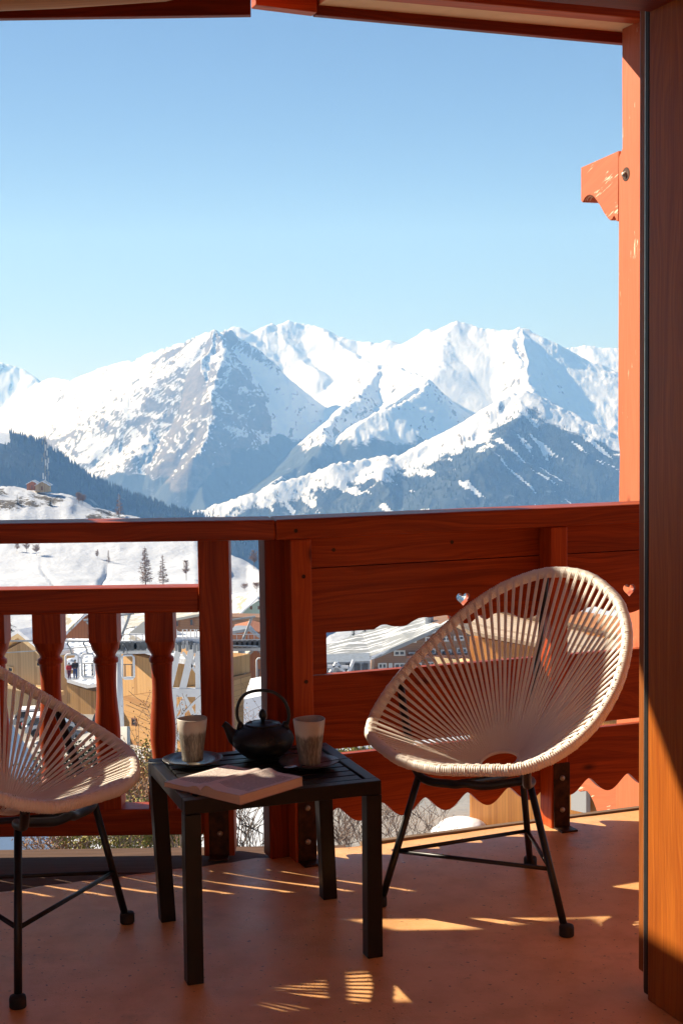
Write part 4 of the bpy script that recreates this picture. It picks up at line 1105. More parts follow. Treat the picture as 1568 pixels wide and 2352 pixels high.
# smooth snow bowls on the right and centre back
px=784+F*XX/YY
bowl=np.clip(1-np.abs(px-1080)/170,0,1)*np.clip((YY-7000)/600,0,1)+np.clip(1-np.abs(px-720)/170,0,1)*np.clip((YY-7600)/500,0,1)*0.8
face=np.clip(1-np.abs(px-620)/190,0,1)*np.clip((YY-6600)/600,0,1)*np.clip((8100-YY)/300,0,1)
cal=np.clip(1-0.62*bowl-0.22*face,0.2,1)
Z=Z+det*rough*cal
gz_,gx_=np.gradient(Z); 
dY=np.gradient(YY,axis=0); dX=np.gradient(XX,axis=1)
sx=gx_/dX; sy=gz_/dY; slope=np.sqrt(sx**2+sy**2)
rockn=fbm(XX/160,YY/160,5,51)
left=np.clip((640-px)/260,0,1)*np.clip((8300-YY)/500,0,1)
rock=np.clip((slope-0.75)/1.2,-0.25,0.5)+0.22*left+0.22*(rockn-0.5)+0.26-0.30*bowl-0.10*np.clip((px-450)/300,0,1)*(YY>6100)
# forest below the tree line (lower towards the shaded valley sides)
tl=-95+60*(fbm(XX/500,YY/500,3,61)-0.5)*2
tl=np.where((YY<6100),-8+np.clip((px-1000)/250,0,1)*-2+np.clip((900-px)/200,0,1)*-40,tl)
tl=np.where((YY>6100)&(px<620),-330+200*(fbm(XX/300,YY/700,4,66)-0.4)+np.clip((px-430)/190,0,1)*140,tl)
tl=np.where((YY>6100)&(px>=620),-190+90*(fbm(XX/300,YY/700,4,67)-0.5)+200*(fbm(XX/300,YY/700,4,66)-0.4)*0.9,tl)
ccx=[300,480,560,700,860,960,1060,1145,1185,1210,1290,1415,1720]; ccy=[1190,1163,1132,1088,1056,1030,985,926,905,900,946,993,1060]
crz=EYE-(np.interp(px,ccx,ccy)-926)/3300*5450
tl=np.where(YY<=6100,crz-6-35*np.clip((px-1150)/120,0,1)-48*np.clip((px-560)/200,0,1)*np.clip((1230-px)/60,0,1)*fbm(XX/120,YY/220,4,68,True)-30*(fbm(XX/200,YY/300,3,69)-0.3),tl)
fores=np.clip((tl-Z)/90,-0.6,1)*0.55+0.30
# open snow band along the crest of the near spur
gap=fbm((XX+YY*0.5)/38,(YY-XX*0.3)/190,4,77)
fores=fores-0.5*np.clip((gap-0.66)/0.03,0,1)*(YY<6100)
fores=fores+(YY<6100)*0.55*(fbm(XX/34,YY/60,4,78)-0.5)*np.clip((1000-px)/150,0,1)+(YY<6100)*0.12*np.clip((900-px)/100,0,1)
mask=np.stack([np.clip(rock,0,1),np.clip(fores,0,1),rock*0],-1)
o=gridmesh('mountains',XX,YY,Z,mask,'mount'); tag(o,'snow covered alpine massif across the valley','mountains',kind='structure')
# ---- nearer dark wooded ridge on the left
pr=[(-300,950),(-100,968),(0,984),(25,988),(60,1000),(100,1012),(150,1048),(190,1078),(230,1102),(265,1115),(300,1131),(350,1147),(400,1162),(450,1178),(500,1192),(560,1215),(700,1270)]
nc2,nr2=420,120
xs2=np.linspace(-300,760,nc2); dir2=np.array([ray(x,929)[0]/ray(x,929)[1] for x in xs2])
cz=np.array([npat(x,np.interp(x,[p[0] for p in pr],[p[1] for p in pr])+6,3300)[2] for x in xs2])
ys2=np.linspace(1900,3900,nr2); YY2,DD2=np.meshgrid(ys2,dir2,indexing='ij'); XX2=DD2*YY2; CZ=np.repeat(cz[None,:],nr2,0)
Z2=CZ-0.36*np.abs(YY2-3300)*(1+0.25*(fbm(XX2/300,YY2/900,4,71,True)-0.5))+(fbm(XX2/160,YY2/160,5,72,True)-0.5)*26*np.clip(np.abs(YY2-3300)/200,0,1)
snowp=fbm(XX2/150,YY2/150,4,75)
fo2=0.75+0*Z2; 
mk=np.stack([Z2*0,fo2,Z2*0],-1)
pxx=784+F*XX2/YY2
mk[...,1]=np.where((pxx<20+14*(fbm(XX2/40,Z2/20,3,93)-0.5)*2)&(np.abs(YY2-3300)<500)&(Z2>CZ-22+20*(fbm(XX2/30,YY2/50,3,94)-0.5)),0.0,mk[...,1])
o=gridmesh('wooded_ridge',XX2,YY2,Z2,mk,'forest'); tag(o,'dark wooded ridge in the middle distance','ridge',kind='structure')
# spruces standing on that ridge and on the near spur: one uncountable wood
def cones(name,spots,mat,label):
    vs=[];fs=[]
    for (x,y,z,h) in spots:
        b=len(vs); r=h*0.17; a0=random.random()*6
        for lv,(zz_,rr_) in enumerate(((0,1.0),(0.45,0.62),)):
            for k in range(5):
                th=a0+2*math.pi*k/5+lv*0.6; vs.append((x+math.cos(th)*r*rr_,y+math.sin(th)*r*rr_,z+h*zz_))
        vs.append((x,y,z+h))
        for k in range(5):
            k2=(k+1)%5; fs.append((b+k,b+k2,b+5+k2,b+5+k)); fs.append((b+5+k,b+5+k2,b+10))
    me=bpy.data.meshes.new(name); me.from_pydata(vs,[],fs); me.materials.append(M[mat]); o=bpy.data.objects.new(name,me); COL.objects.link(o); tag(o,label,'forest',kind='stuff'); return o
from mathutils.bvhtree import BVHTree
def sampler(Xg,Yg,Zg):
    ys=Yg[:,0]; 
    def f(px_,Y,dirs_):
        r=np.interp(Y,ys,range(len(ys))); return r
    return f
sp=[]
rr3=np.random.default_rng(9)
for i in range(9000):
    j=rr3.integers(1,nr2-1) if i>1800 else int(np.interp(3300+rr3.normal()*30,ys2,range(nr2))); c=rr3.integers(0,nc2-1)
    if ys2[j]>3420: continue
    fx=rr3.random(); x_=XX2[j,c]*(1-fx)+XX2[j,c+1]*fx; z_=Z2[j,c]*(1-fx)+Z2[j,c+1]*fx
    if mk[j,c,1]<0.5: continue
    sp.append((x_,ys2[j]+rr3.uniform(-7,7),z_-2,rr3.uniform(9,18)))
cones('spruce_wood',sp,'needle','dark spruce wood covering the wooded ridge')
sp=[]
for i in range(90000):
    j=rr3.integers(0,nr-1); c=rr3.integers(0,nc-1)
    if YY[j,c]>5750 : continue
    if fores[j,c]+rr3.normal()*0.06<0.42: continue
    sp.append((XX[j,c]+rr3.uniform(-6,6),YY[j,c]+rr3.uniform(-10,10),Z[j,c]-3,rr3.uniform(10,19)))
    if len(sp)>16000: break
cones('spruce_wood',sp,'needle','spruce wood on the lower slopes across the valley')
# ---- near snow ground: hillside below the balcony, village terrace, snow slope and hill with the hut
KY=np.array([4,12,25,50,100,130,200,300])
KZ=np.array([-7.0,-9.0,-11,-13.3,-25,-27.5,-38,-46.])
crx=[-500,-100,0,60,110,160,200,250,330,400,450,560,600,660,750,1500,2200]
cry=[1090,1108,1115,1120,1129,1135,1152,1174,1191,1212,1232,1288,1305,1340,1385,1380,1385]
crY=[720,700,700,700,700,700,700,690,670,650,640,600,560,480,430,430,430]
nc3,nr3=620,420
xs3=np.linspace(-700,2300,nc3); ys3=6*(1600/6)**np.linspace(0,1,nr3)
dir3=np.array([ray(x,929)[0]/ray(x,929)[1] for x in xs3])
Yc=np.interp(xs3,crx,crY); yc_=np.interp(xs3,crx,cry)
zc=np.array([npat(x,y,Y)[2] for x,y,Y in zip(xs3,yc_,Yc)])
YY3,DD3=np.meshgrid(ys3,dir3,indexing='ij'); XX3=DD3*YY3; Z3=np.zeros_like(XX3)
def gline(Y,zc_,Yc_,x_):
    w=np.clip((x_-440)/80,0,1)
    kyl=np.r_[KY[:-1],300,380,452,545,600,Yc_-25,Yc_,Yc_+40,Yc_+300,Yc_+900]; kzl=np.r_[KZ[:-1],-54,-57.5,-56,-58.5,-55,zc_-3,zc_,zc_-8,zc_-130,zc_-520]
    kyr=np.r_[KY[:-1],285,min(395,Yc_-60),Yc_-25,Yc_,Yc_+40,Yc_+300,Yc_+900]; kzr=np.r_[KZ[:-1],-57,-64,zc_-3,zc_,zc_-8,zc_-130,zc_-520]
    return np.interp(Y,kyl,kzl)*(1-w)+np.interp(Y,kyr,kzr)*w
for c in range(nc3): Z3[:,c]=gline(ys3,zc[c],max(Yc[c],640) if xs3[c]<520 else Yc[c],xs3[c])
for _ in range(3): 
    Z3[1:-1]=0.25*Z3[:-2]+0.5*Z3[1:-1]+0.25*Z3[2:]
far=np.clip((YY3-230)/150,0,1)
px3=784+F*XX3/YY3
hilltop=np.clip((YY3-520)/120,0,1)*np.clip((340-px3)/60,0,1)
Z3+=far*((fbm(XX3/60,YY3/90,5,81)-0.5)*5.0)+hilltop*((fbm(XX3/12,YY3/22,4,83,True)-0.55)*3.0)+far*((fbm(XX3/9,YY3/14,4,84)-0.5)*1.1)+far*((fbm(XX3/26,YY3/34,3,86)-0.5)*3.2)
Z3-=far*np.exp(-((XX3/YY3*F+784-(120+30*np.sin(YY3/55+1)))/4)**2)*0.7*np.clip((560-YY3)/40,0,1)
Z3-=far*np.exp(-((XX3/YY3*F+784-(232+12*np.sin(YY3/40)))/5)**2)*1.5*np.clip((560-YY3)/40,0,1)
zr=fbm(XX3/14,YY3/22,4,85)
rockm=np.clip(0.26*hilltop+hilltop*(zr-0.5)*1.5,0,1)+far*(1-hilltop)*0.25*(zr>0.76)
road=np.clip(1-np.abs(YY3-52)/7,0,1)*(px3>820)*1.0
road=np.maximum(road,((YY3>100)&(YY3<150)&(px3<300)&(px3>-400))*0.55)
road=np.maximum(road,((YY3>20)&(YY3<105)&(px3>740))*1.0)
mask3=np.stack([rockm,road,rockm*0],-1)
o=gridmesh('snow_ground',XX3,YY3,Z3,mask3,'snowg'); tag(o,'snow covered hillside and village ground','ground',kind='structure')
def gz(X,Y):
    x=784+F*X/Y; c=np.interp(x,xs3,range(nc3)); r=np.interp(Y,ys3,range(nr3))
    c0=int(min(c,nc3-2)); r0=int(min(r,nr3-2)); fc,fr=c-c0,r-r0
    return float((Z3[r0,c0]*(1-fc)+Z3[r0,c0+1]*fc)*(1-fr)+(Z3[r0+1,c0]*(1-fc)+Z3[r0+1,c0+1]*fc)*fr)
def gsnap(x,y,Y0):
    """where the sight line through a photo point meets the snow, starting the search near Y0"""
    d=ray(x,y); best=None; Y=Y0*0.8
    while Y<Y0*1.35:
        p=CAMP+d*(Y/d.y)
        if p.z<gz(p.x,p.y): return p
        Y+=2.0
    p=at(x,y,Y0); p.z=gz(p.x,Y0); return p
# valley floor out to the horizon
m=MB(); m.prism([(-60000,-3000,-660),(60000,-3000,-660),(60000,70000,-660),(-60000,70000,-660)],(0,0,-2)); o=m.build('valley_floor','valley'); tag(o,'hazy valley floor','ground',kind='structure')
# ---- haze
m=MB(); m.bx(-9000,9000,-60,12700,-664,1500)
hz,nt,b_=newmat('haze_air'); nt.nodes.remove(b_)
pv=nt.nodes.new('ShaderNodeVolumePrincipled'); pv.inputs['Color'].default_value=(0.24,0.50,1.0,1); pv.inputs['Absorption Color'].default_value=(1,1,1,1); pv.inputs['Density'].default_value=1.1e-4; pv.inputs['Anisotropy'].default_value=0.0
nt.links.new(pv.outputs[0],nt.nodes['Material Output'].inputs['Volume'])
M['haze']=hz
o=m.build('haze','haze'); tag(o,'thin blue valley haze','haze',kind='stuff')

# ============================================================ VILLAGE
def V(*a): return Vector(a)
def bld(name,label,cat,x,y,Y,group=None):
    p=at(x,y,Y); return thing(name,label,cat,(p.x,p.y,p.z),group)
def wallprism(parent,pts,Y,depth,mat,grain=None,name='wall',dirn=None):
    q=[at(x,y,Y) for x,y in pts]; m=MB(); m.prism(q,(-Y.n if isinstance(Y,Pl) else YA)*depth)
    return m.build(name,mat,parent,grain=(Y.u if isinstance(Y,Pl) else XA))
def slab(parent,pts,th,mat,grain,name='roof'):
    """roof plane from corner points (world), thickness th upward"""
    m=MB(); m.prism(pts,ZA*th); return m.build(name,mat,parent,grain=grain)
def win(parent,x0,y0,x1,y1,Y,frame=0.06,mat='window',fm='wframe',name='window',proud=0.08,bars=1):
    P_=Y if isinstance(Y,Pl) else Pl((x0+x1)/2,Y,0.0)
    n_,u_=P_.n,P_.u; a=at(x0,y0,P_); c=at(x1,y1,P_); w=(c-a).dot(u_); hh=a.z-c.z; o=Vector((a.x,a.y,c.z))
    def bb(m,w0,w1,z0,z1,d0,d1): m.box(o+u_*(w0+w1)/2+ZA*(z0+z1)/2+n_*(d0+d1)/2,u_,n_,ZA,abs(w1-w0),abs(d1-d0),abs(z1-z0))
    m=MB()
    for k in [0.0,w-frame]+[w*(k+1)/(bars+1)-frame/2 for k in range(bars)]: bb(m,k,k+frame,0,hh,-0.05,proud+0.04)
    bb(m,frame,w-frame,hh-frame,hh-0.001,-0.045,proud+0.035); bb(m,frame,w-frame,0.001,frame,-0.045,proud+0.035)
    f=m.build(name,fm,parent)
    m=MB(); bb(m,0.01,w-0.01,0.01,hh-0.01,proud-0.03,proud); subpart(m,'pane',mat,f)
    return f
# --- pale chalet far left (gable front)
Yc_=Pl(40,124,37)
h=bld('wooden_chalet','pale timber gable chalet at the left edge, seen behind the leftmost balusters','chalet',40,1640,Yc_)
wallprism(h,[(-110,1660),(122,1660),(122,1512),(60,1470),(-110,1560)],Yc_,1.6,'pale_v',grain=XA)
A,B_,C_=at(60,1462,Yc_),at(130,1518,Yc_),at(-125,1566,Yc_)
for a,b_ in ((A,B_),(C_,A)):
    m=MB(); e_=-Yc_.n; q=[a-e_*0.9,b_-e_*0.9,b_-e_*0.9+ZA*0.38,a-e_*0.9+ZA*0.38]; m.prism(q,e_*3.0); rf_=m.build('roof','rafter',h,grain=XA)
    m=MB(); q=[p+ZA*0.40 for p in q[:2]]+[p+ZA*0.36 for p in q[2:]]; m.prism(q,-Yc_.n*2.9); subpart(m,'snow_cover','snow',rf_)
win(h,85,1518,99,1533,Yc_,0.12,bars=0,fm='rafter'); win(h,86,1572,100,1585,Yc_,0.12,bars=0,fm='rafter'); win(h,20,1530,33,1545,Yc_,0.12,bars=0,fm='rafter')
for (x0,y0,x1,y1) in ((-110,1562,82,1592),):
    a,b_=at(x0,y0-6,Yc_-1.2),at(122,1602,Yc_-1.2); m=MB(); m.prism([a-ZA*0.0,b_,b_+ZA*0.35,a+ZA*0.35],-Yc_.n*1.3); m.build('balcony_edge','rafter',h,grain=XA)
wallprism(h,[(-110,1700),(122,1700),(122,1661),(-110,1661)],Yc_-0.4,1.8,'conc',name='plinth')
# --- golden timber building with snowy tiled roof
Yg=Pl(210,142,34)
h=bld('timber_building','golden timber clad building with a snow covered tiled roof behind the chairlift','building',230,1650,Yg)
wallprism(h,[(124,1668),(268,1668),(268,1588),(215,1588),(196,1584),(150,1568),(124,1548)],Yg,3,'gold_v')
q=[at(112,1543,Yg-1.2),at(150,1566,Yg-1.2),at(200,1581,Yg-1.2),at(268,1572,Yg-1.2),at(262,1500,160),at(228,1474,168),at(112,1472,172)]
m=MB(); m.add([*q],[(0,1,2,3,4,5,6)]); m2=[p-ZA*0.35 for p in q]; m.add(m2,[tuple(range(6,-1,-1))]); 
m=MB(); m.prism(q[::-1],(0,0,0.35)); rf_=m.build('roof','tileroof',h,grain=XA)
win(h,140,1578,148,1602,Yg,0.1,bars=0,fm='shut'); win(h,126,1576,132,1600,Yg,0.1,bars=0,fm='shut')
# --- golden curved building right of the tower
Yk=Pl(320,118,38)
h=bld('timber_building','golden timber building with lapped lower boards between the second and third baluster','building',330,1700,Yk)
def arc(x0,x1,yt,yb,n,bulge,Y,mat,parent,grain,name='wall'):
    m=MB(); vs=[];fs=[]
    for i in range(n+1):
        t=i/n; x=x0+(x1-x0)*t; yy=Y-bulge*math.sin(math.pi*t*0.5+0.2)
        tt=yt(t); bb=yb(t); a=at(x,bb,yy); b_=at(x,tt,yy); vs+=[a,b_]
    for i in range(n): fs.append((2*i,2*i+2,2*i+3,2*i+1))
    k=len(vs); vs+= [v-Y.n*6 for v in vs]
    for i in range(n): fs.append((k+2*i+1,k+2*i+3,k+2*i+2,k+2*i)); fs.append((2*i+1,2*i+3,k+2*i+3,k+2*i+1)); fs.append((2*i,k+2*i,k+2*i+2,2*i+2))
    fs.append((0,1,k+1,k)); fs.append((2*n,k+2*n,k+2*n+1,2*n+1))
    m.add(vs,fs); return m.build(name,mat,parent,grain=grain)
arc(268,456,lambda t:1492+34*t+8*math.sin(3*t),lambda t:1602-30*t,14,3.0,Yk,'gold_v',h,XA)
arc(266,458,lambda t:1603-30*t,lambda t:1790,14,3.15,Yk,'gold_h',h,XA,name='lower_wall')
m=MB(); q=[at(262,1490,Yk-4),at(300,1491,Yk-4.5),at(345,1500,Yk-4.6),at(400,1522,Yk-4.6),at(458,1530,Yk-4.6),at(458,1500,Yk+12),at(380,1462,Yk+14),at(300,1452,Yk+14),at(262,1470,Yk+12)]
m.prism(q[::-1],(0,0,0.4)); m.build('roof','tanroof',h,grain=XA)
win(h,304,1648,315,1668,Yk-2.9,0.1,bars=0,fm='shut')
m=MB(); a=at(330,1440,Yk+6); m.prism([at(268,1492,Yk+3),at(330,1440,Yk+8),at(390,1462,Yk+8),at(372,1498,Yk+3)][::-1],(0,0,0.5)); m.build('roof_hood','patchroof',h,grain=XA)
# --- old house with brown gable behind
Yo=190
h=bld('old_house','snow roofed house with a brown triangular gable, behind the tiled roof','house',160,1465,Yo)
wallprism(h,[(120,1500),(205,1500),(205,1462),(205,1412),(196,1416),(150,1460),(120,1470)],Yo,8,'rust_v')
slab(h,[at(100,1452,Yo-2),at(150,1462,Yo-2),at(200,1412,Yo-2),at(186,1400,Yo+10),at(110,1400,Yo+12)][::-1],0.5,'tanroof',XA)
m=MB(); m.prism([at(204,1404,Yo-1),at(224,1404,Yo-1),at(222,1440,Yo-1),at(208,1440,Yo-1)][::-1],(0,3,0)); m.build('chimney','grey',h)
# --- long brown building behind the lift (top of third gap)
Yb=Pl(400,235,30)
h=bld('long_building','long brown timber building with a grey seamed snowy roof beneath the mid rail','building',380,1450,Yb)
wallprism(h,[(330,1470),(600,1470),(600,1418),(470,1415),(380,1428),(330,1432)],Yb,4,'brown_v')
slab(h,[at(290,1448,Yb-2),at(372,1432,Yb-2),at(470,1413,Yb-2),at(470,1398,Yb+14),at(350,1402,Yb+14),at(285,1408,Yb+14)],0.4,'seamroof',YA)
win(h,402,1424,412,1440,Yb,0.15,bars=0,fm='shut'); win(h,436,1420,446,1438,Yb,0.15,bars=0,fm='shut')
# --- clutter building behind the lattice station
Yr=150
h=bld('lift_shed','dark brown shed with stacked balconies behind the white lift station','shed',430,1640,Yr)
wallprism(h,[(385,1690),(470,1690),(470,1500),(430,1492),(385,1510)],Yr,7,'brown_v')
for k in range(6):
    a=at(424,1545+k*22,Yr-1.6); m=MB(); m.bx(a.x,a.x+2.6,a.y,a.y+1.4,a.z,a.z+0.25); m.build('balcony_slab','rust_v',h,grain=XA)
slab(h,[at(380,1512,Yr-1),at(428,1512,Yr-1),at(410,1494,Yr+3),at(380,1492,Yr+3)],0.3,'tanroof',XA)
# --- lift towers -------------------------------------------------------
def tower(label,x,ytop,Y,arm0,arm1,wpx=15):
    base=gz(at(x,1700,Y).x,Y); p=at(x,ytop,Y)
    t=thing('lift_tower',label,'lift tower',(p.x,Y,base),'white chairlift towers')
    r=wpx/F*Y/2
    m=MB(); m.tube([V(p.x,Y,base),V(p.x,Y,p.z)],[r*1.45,r],12); m.build('pole','galv',t,smooth=True)
    a,b_=at(arm0,ytop-6,Y),at(arm1,ytop-6,Y)
    m=MB(); m.bx(a.x,b_.x,Y-0.35,Y+0.35,a.z-0.3,a.z+0.15); m.build('crossarm','galv',t)
    m=MB(); 
    m.bx(a.x,b_.x,Y-0.9,Y-0.85,a.z+1.15,a.z+1.2)
    n=7
    for i in range(n+1):
        xx=a.x+(b_.x-a.x)*i/n; m.bx(xx-0.025,xx+0.025,Y-0.9,Y-0.85,a.z,a.z+1.2)
    m.build('walkway_rail','galv',t)
    s0,s1=at(arm0+(arm1-arm0)*0.02,ytop-12,Y-1.3),at(arm0+(arm1-arm0)*0.9,ytop-14,Y-1.3)
    m=MB(); m.tube([s0+ZA*0.28,s1+ZA*0.28],0.10,6); m.tube([s0-ZA*0.30,s1-ZA*0.30],0.08,6); m.build('sheave_beam','grey',t)
    for i in range(7):
        c=s0.lerp(s1,(i+0.5)/7); m=MB(); 
        vs=[];nn=14
        for yy,rr_ in ((-0.09,0.20),(-0.09,0.31),(0.09,0.31),(0.09,0.20)):
            for k in range(nn): th=2*math.pi*k/nn; vs.append(c+V(math.cos(th)*rr_,yy,math.sin(th)*rr_))
        m.add(vs,[(r_*nn+k,r_*nn+(k+1)%nn,(r_+1)*nn+(k+1)%nn,(r_+1)*nn+k) for r_ in range(3) for k in range(nn)]+[tuple(range(nn-1,-1,-1)),tuple(3*nn+k for k in range(nn))])
        m.build('sheave','dgrey',t)
    # lifting frame: inclined struts above the arm
    m=MB(); cx=p.x; m.tube([V(cx-0.2,Y,p.z),V(cx+0.9,Y,p.z+2.7)],0.11,6); m.tube([V(cx+0.2,Y,p.z),V(cx-2.2,Y,p.z+2.2)],0.09,6); m.tube([V(cx-2.4,Y,p.z+2.3),V(cx+1.2,Y,p.z+2.75)],0.08,6)
    m.build('lifting_frame','grey',t)
    return t
tower('white lift tower between the first and second balusters, chairs hanging beside it',272,1497,101.5,248,346)
tower('white lift tower seen between the two red posts beside the teapot',555,1492,118,520,612,16)
# chairs on the cable
def person(label,x,ytop,Y,hpx,top,bot,parentpos=None,hold=False):
    hh=hpx/F*Y; p=at(x,ytop+hpx,Y)
    t=thing('person',label,'person',tuple(p))
    k=hh/1.75
    vts=[(0,0,.95),(0,0,1.15),(0,0,1.38),(0,0,1.50),(0,0,1.63),  (-.19,0,1.40),(-.24,-.08,1.15),(-.12,-.25,1.02),(.19,0,1.40),(.24,-.08,1.15),(.12,-.25,1.02), (-.09,0,.90),(-.10,-.10,.50),(-.10,0,.06),(-.10,-.14,.03),(.09,0,.90),(.10,-.10,.50),(.10,0,.06),(.10,-.14,.03)]
    es=[(0,1),(1,2),(2,3),(3,4),(2,5),(5,6),(6,7),(2,8),(8,9),(9,10),(0,11),(11,12),(12,13),(13,14),(0,15),(15,16),(16,17),(17,18)]
    ra=[.15,.15,.16,.055,.10,.085,.065,.045,.085,.065,.045,.10,.075,.05,.045,.10,.075,.05,.045]
    me=bpy.data.meshes.new('body'); me.from_pydata([(a*k,b_*k,c*k) for a,b_,c in vts],es,[]); o=bpy.data.objects.new('body',me); COL.objects.link(o); o.parent=t
    sk=o.modifiers.new('s','SKIN'); 
    for i,v in enumerate(me.skin_vertices[0].data): v.radius=(ra[i]*k,ra[i]*k*0.9); v.use_root=(i==0)
    o.modifiers.new('sub','SUBSURF').levels=1; o.modifiers['sub'].render_levels=1
    me.materials.append(M['skin'])
    # clothing shells: jacket and trousers as slightly larger skins
    def shell(name,ids,es_,mat,gr):
        mp={v:i for i,v in enumerate(ids)}
        me=bpy.data.meshes.new(name); me.from_pydata([tuple(c*k for c in vts[i]) for i in ids],[(mp[a],mp[b_]) for a,b_ in es_ if a in mp and b_ in mp],[])
        o=bpy.data.objects.new(name,me); COL.objects.link(o); o.parent=t; sk=o.modifiers.new('s','SKIN')
        for i,v in enumerate(me.skin_vertices[0].data): v.radius=((ra[ids[i]]+gr)*k,(ra[ids[i]]+gr)*k*0.9); v.use_root=(i==0)
        s_=o.modifiers.new('sub','SUBSURF'); s_.levels=1; s_.render_levels=1; me.materials.append(M[mat])
    shell('jacket',[0,1,2,5,6,7,8,9,10],es,top,0.03); shell('trousers',[0,11,12,13,15,16,17],es,bot,0.025)
    m=MB(); m.lathe([(0.04*k,0),(0.095*k,0.06*k),(0.10*k,0.12*k),(0.06*k,0.19*k),(0.01*k,0.205*k)],p+V(0,0.012,1.56*k),10); m.build('hair','dgrey',t,smooth=True)
    return t
def liftchair(label,x0,y0,x1,y1,Y,ycab):
    w=(x1-x0)/F*Y; p=at((x0+x1)/2,y1,Y); top=at((x0+x1)/2,y0,Y); c=at((x0+x1)/2-2,ycab,Y)
    t=thing('lift_chair',label,'lift chair',(p.x,Y,p.z),'chairs hanging from the lift cable')
    a=MB(); L,Rr=p.x-w/2,p.x+w/2; fr=0.075
    pts=[V(L,Y,p.z+0.15),V(L+.12,Y,p.z),V(Rr-.12,Y,p.z),V(Rr,Y,p.z+0.15),V(Rr,Y,top.z-.15),V(Rr-.12,Y,top.z),V(L+.12,Y,top.z),V(L,Y,top.z-.15)]
    a.tube(pts,fr,8,closed=True); a.build('frame','galv',t,smooth=True)
    a=MB(); mx=(L+Rr)/2; a.tube([V(mx,Y,top.z),V(mx-0.1,Y,top.z+0.4),V(mx-0.75*0.4,Y,top.z+0.8),V(mx-0.3,Y,c.z-0.3),V(mx-0.2,Y,c.z)],0.05,7); a.build('hanger','grey',t,smooth=True)
    a=MB(); 
    for xx in (mx-0.28,mx+0.28,L+0.2,Rr-0.2): a.tube([V(xx,Y+0.1,p.z+0.1),V(xx,Y+0.1,p.z+1.0)],0.022,6)
    a.tube([V(L+.05,Y+0.1,p.z+1.0),V(Rr-.05,Y+0.1,p.z+1.0)],0.03,6); a.build('back_bars','dgrey',t)
    a=MB(); a.bx(L+0.1,Rr-0.1,Y-0.35,Y+0.12,p.z+0.06,p.z+0.14); a.build('seat','galv',t)
    a=MB(); a.bx(Rr-0.13,Rr-0.03,Y+0.12,Y+0.17,p.z+0.15,p.z+1.15); a.build('side_pad','jeans',t)
    return t
Yl=100
liftchair('lift chair carrying two riders, left of the second baluster',152,1503,182,1560,Yl,1472)
liftchair('empty lift chair half hidden by the second baluster',189,1502,218,1557,Yl,1471)
liftchair('empty lift chair just right of the white tower',282,1505,309,1559,Yl,1490)
liftchair('empty lift chair partly behind the red corner post',590,1512,614,1566,118,1492)
person('person in a red jacket riding the lift chair on the left side',160,1521,Yl-0.3,40,'redcoat','maroon')
person('person in a dark jacket and blue trousers riding the lift chair on the right side',174,1514,Yl-0.3,46,'darkcoat','jeans')
def cable(label,pts,r=0.035):
    q=[at(*p) for p in pts]; m=MB(); m.tube(q,r,6); o=m.build('lift_cable','grey',None,origin=q[0]); tag(o,label,'cable','cables of the chairlift')
cable('upper lift cable running from the left edge to the tower sheaves',[(-200,1472,Yl),(0,1472,Yl),(130,1472,Yl),(250,1474,Yl),(346,1478,108),(450,1482,110),(600,1484,117)],0.06)
cable('lower lift cable sagging across the snowy tiled roof',[(-200,1502,Yl-2),(0,1500,Yl-2),(130,1492,Yl-2),(250,1482,Yl-2)],0.035)
# lift station lattice
h=bld('lift_station','white steel lattice lift station with railed platform left of the post','lift station',425,1640,104)
Ys=104
def beam(p,q,r,mat='galv',name='beam'):
    m=MB(); a,b_=at(p[0],p[1],Ys),at(q[0],q[1],Ys); d=(b_-a).normalized(); s=d.cross(YA).normalized(); m.box((a+b_)/2,d,YA,s,(b_-a).length,r*1.6,r*2); return m.build(name,mat,h)
beam((414,1478),(388,1590),0.20); beam((443,1482),(418,1590),0.24); beam((399,1452),(448,1470),0.16); 
beam((388,1590),(470,1590),0.30); beam((395,1480),(470,1478),0.26); beam((420,1498),(455,1550),0.09); beam((455,1500),(425,1560),0.09)
beam((400,1600),(402,1760),0.18); beam((455,1485),(457,1760),0.20); beam((424,1600),(404,1640),0.12); beam((424,1600),(456,1665),0.14); beam((402,1655),(456,1605),0.10); beam((424,1600),(412,1700),0.16)
m=MB(); a,b_=at(392,1466,Ys),at(470,1466,Ys); m.bx(a.x,b_.x,Ys-1.0,Ys+1.5,a.z-0.35,a.z); m.build('platform','galv',h)
m=MB(); m.bx(a.x,b_.x,Ys-0.9,Ys+1.4,a.z,a.z+0.25); m.build('snow_cover','snow',h)
for x0 in (396,420,438,452,462):
    for dx in (0,6):
        pass
    a,b_=at(x0,1446,Ys-1),at(x0+10,1466,Ys-1); m=MB(); m.tube([V(a.x,a.y,b_.z),V(a.x,a.y,a.z),V(b_.x,a.y,a.z),V(b_.x,a.y,b_.z)],0.045,6); m.build('railing_hoop','galv',h)
m=MB(); 
for i in range(9):
    c=at(388+i*8.5,1484+3*math.sin(i),Ys-1.2); m=MB(); m.bx(c.x-0.10,c.x+0.09,c.y-0.15,c.y+0.15,c.z-0.25-0.15*(i%2),c.z+0.3); m.build('machinery_box','grey' if i%3 else 'dgrey',h)
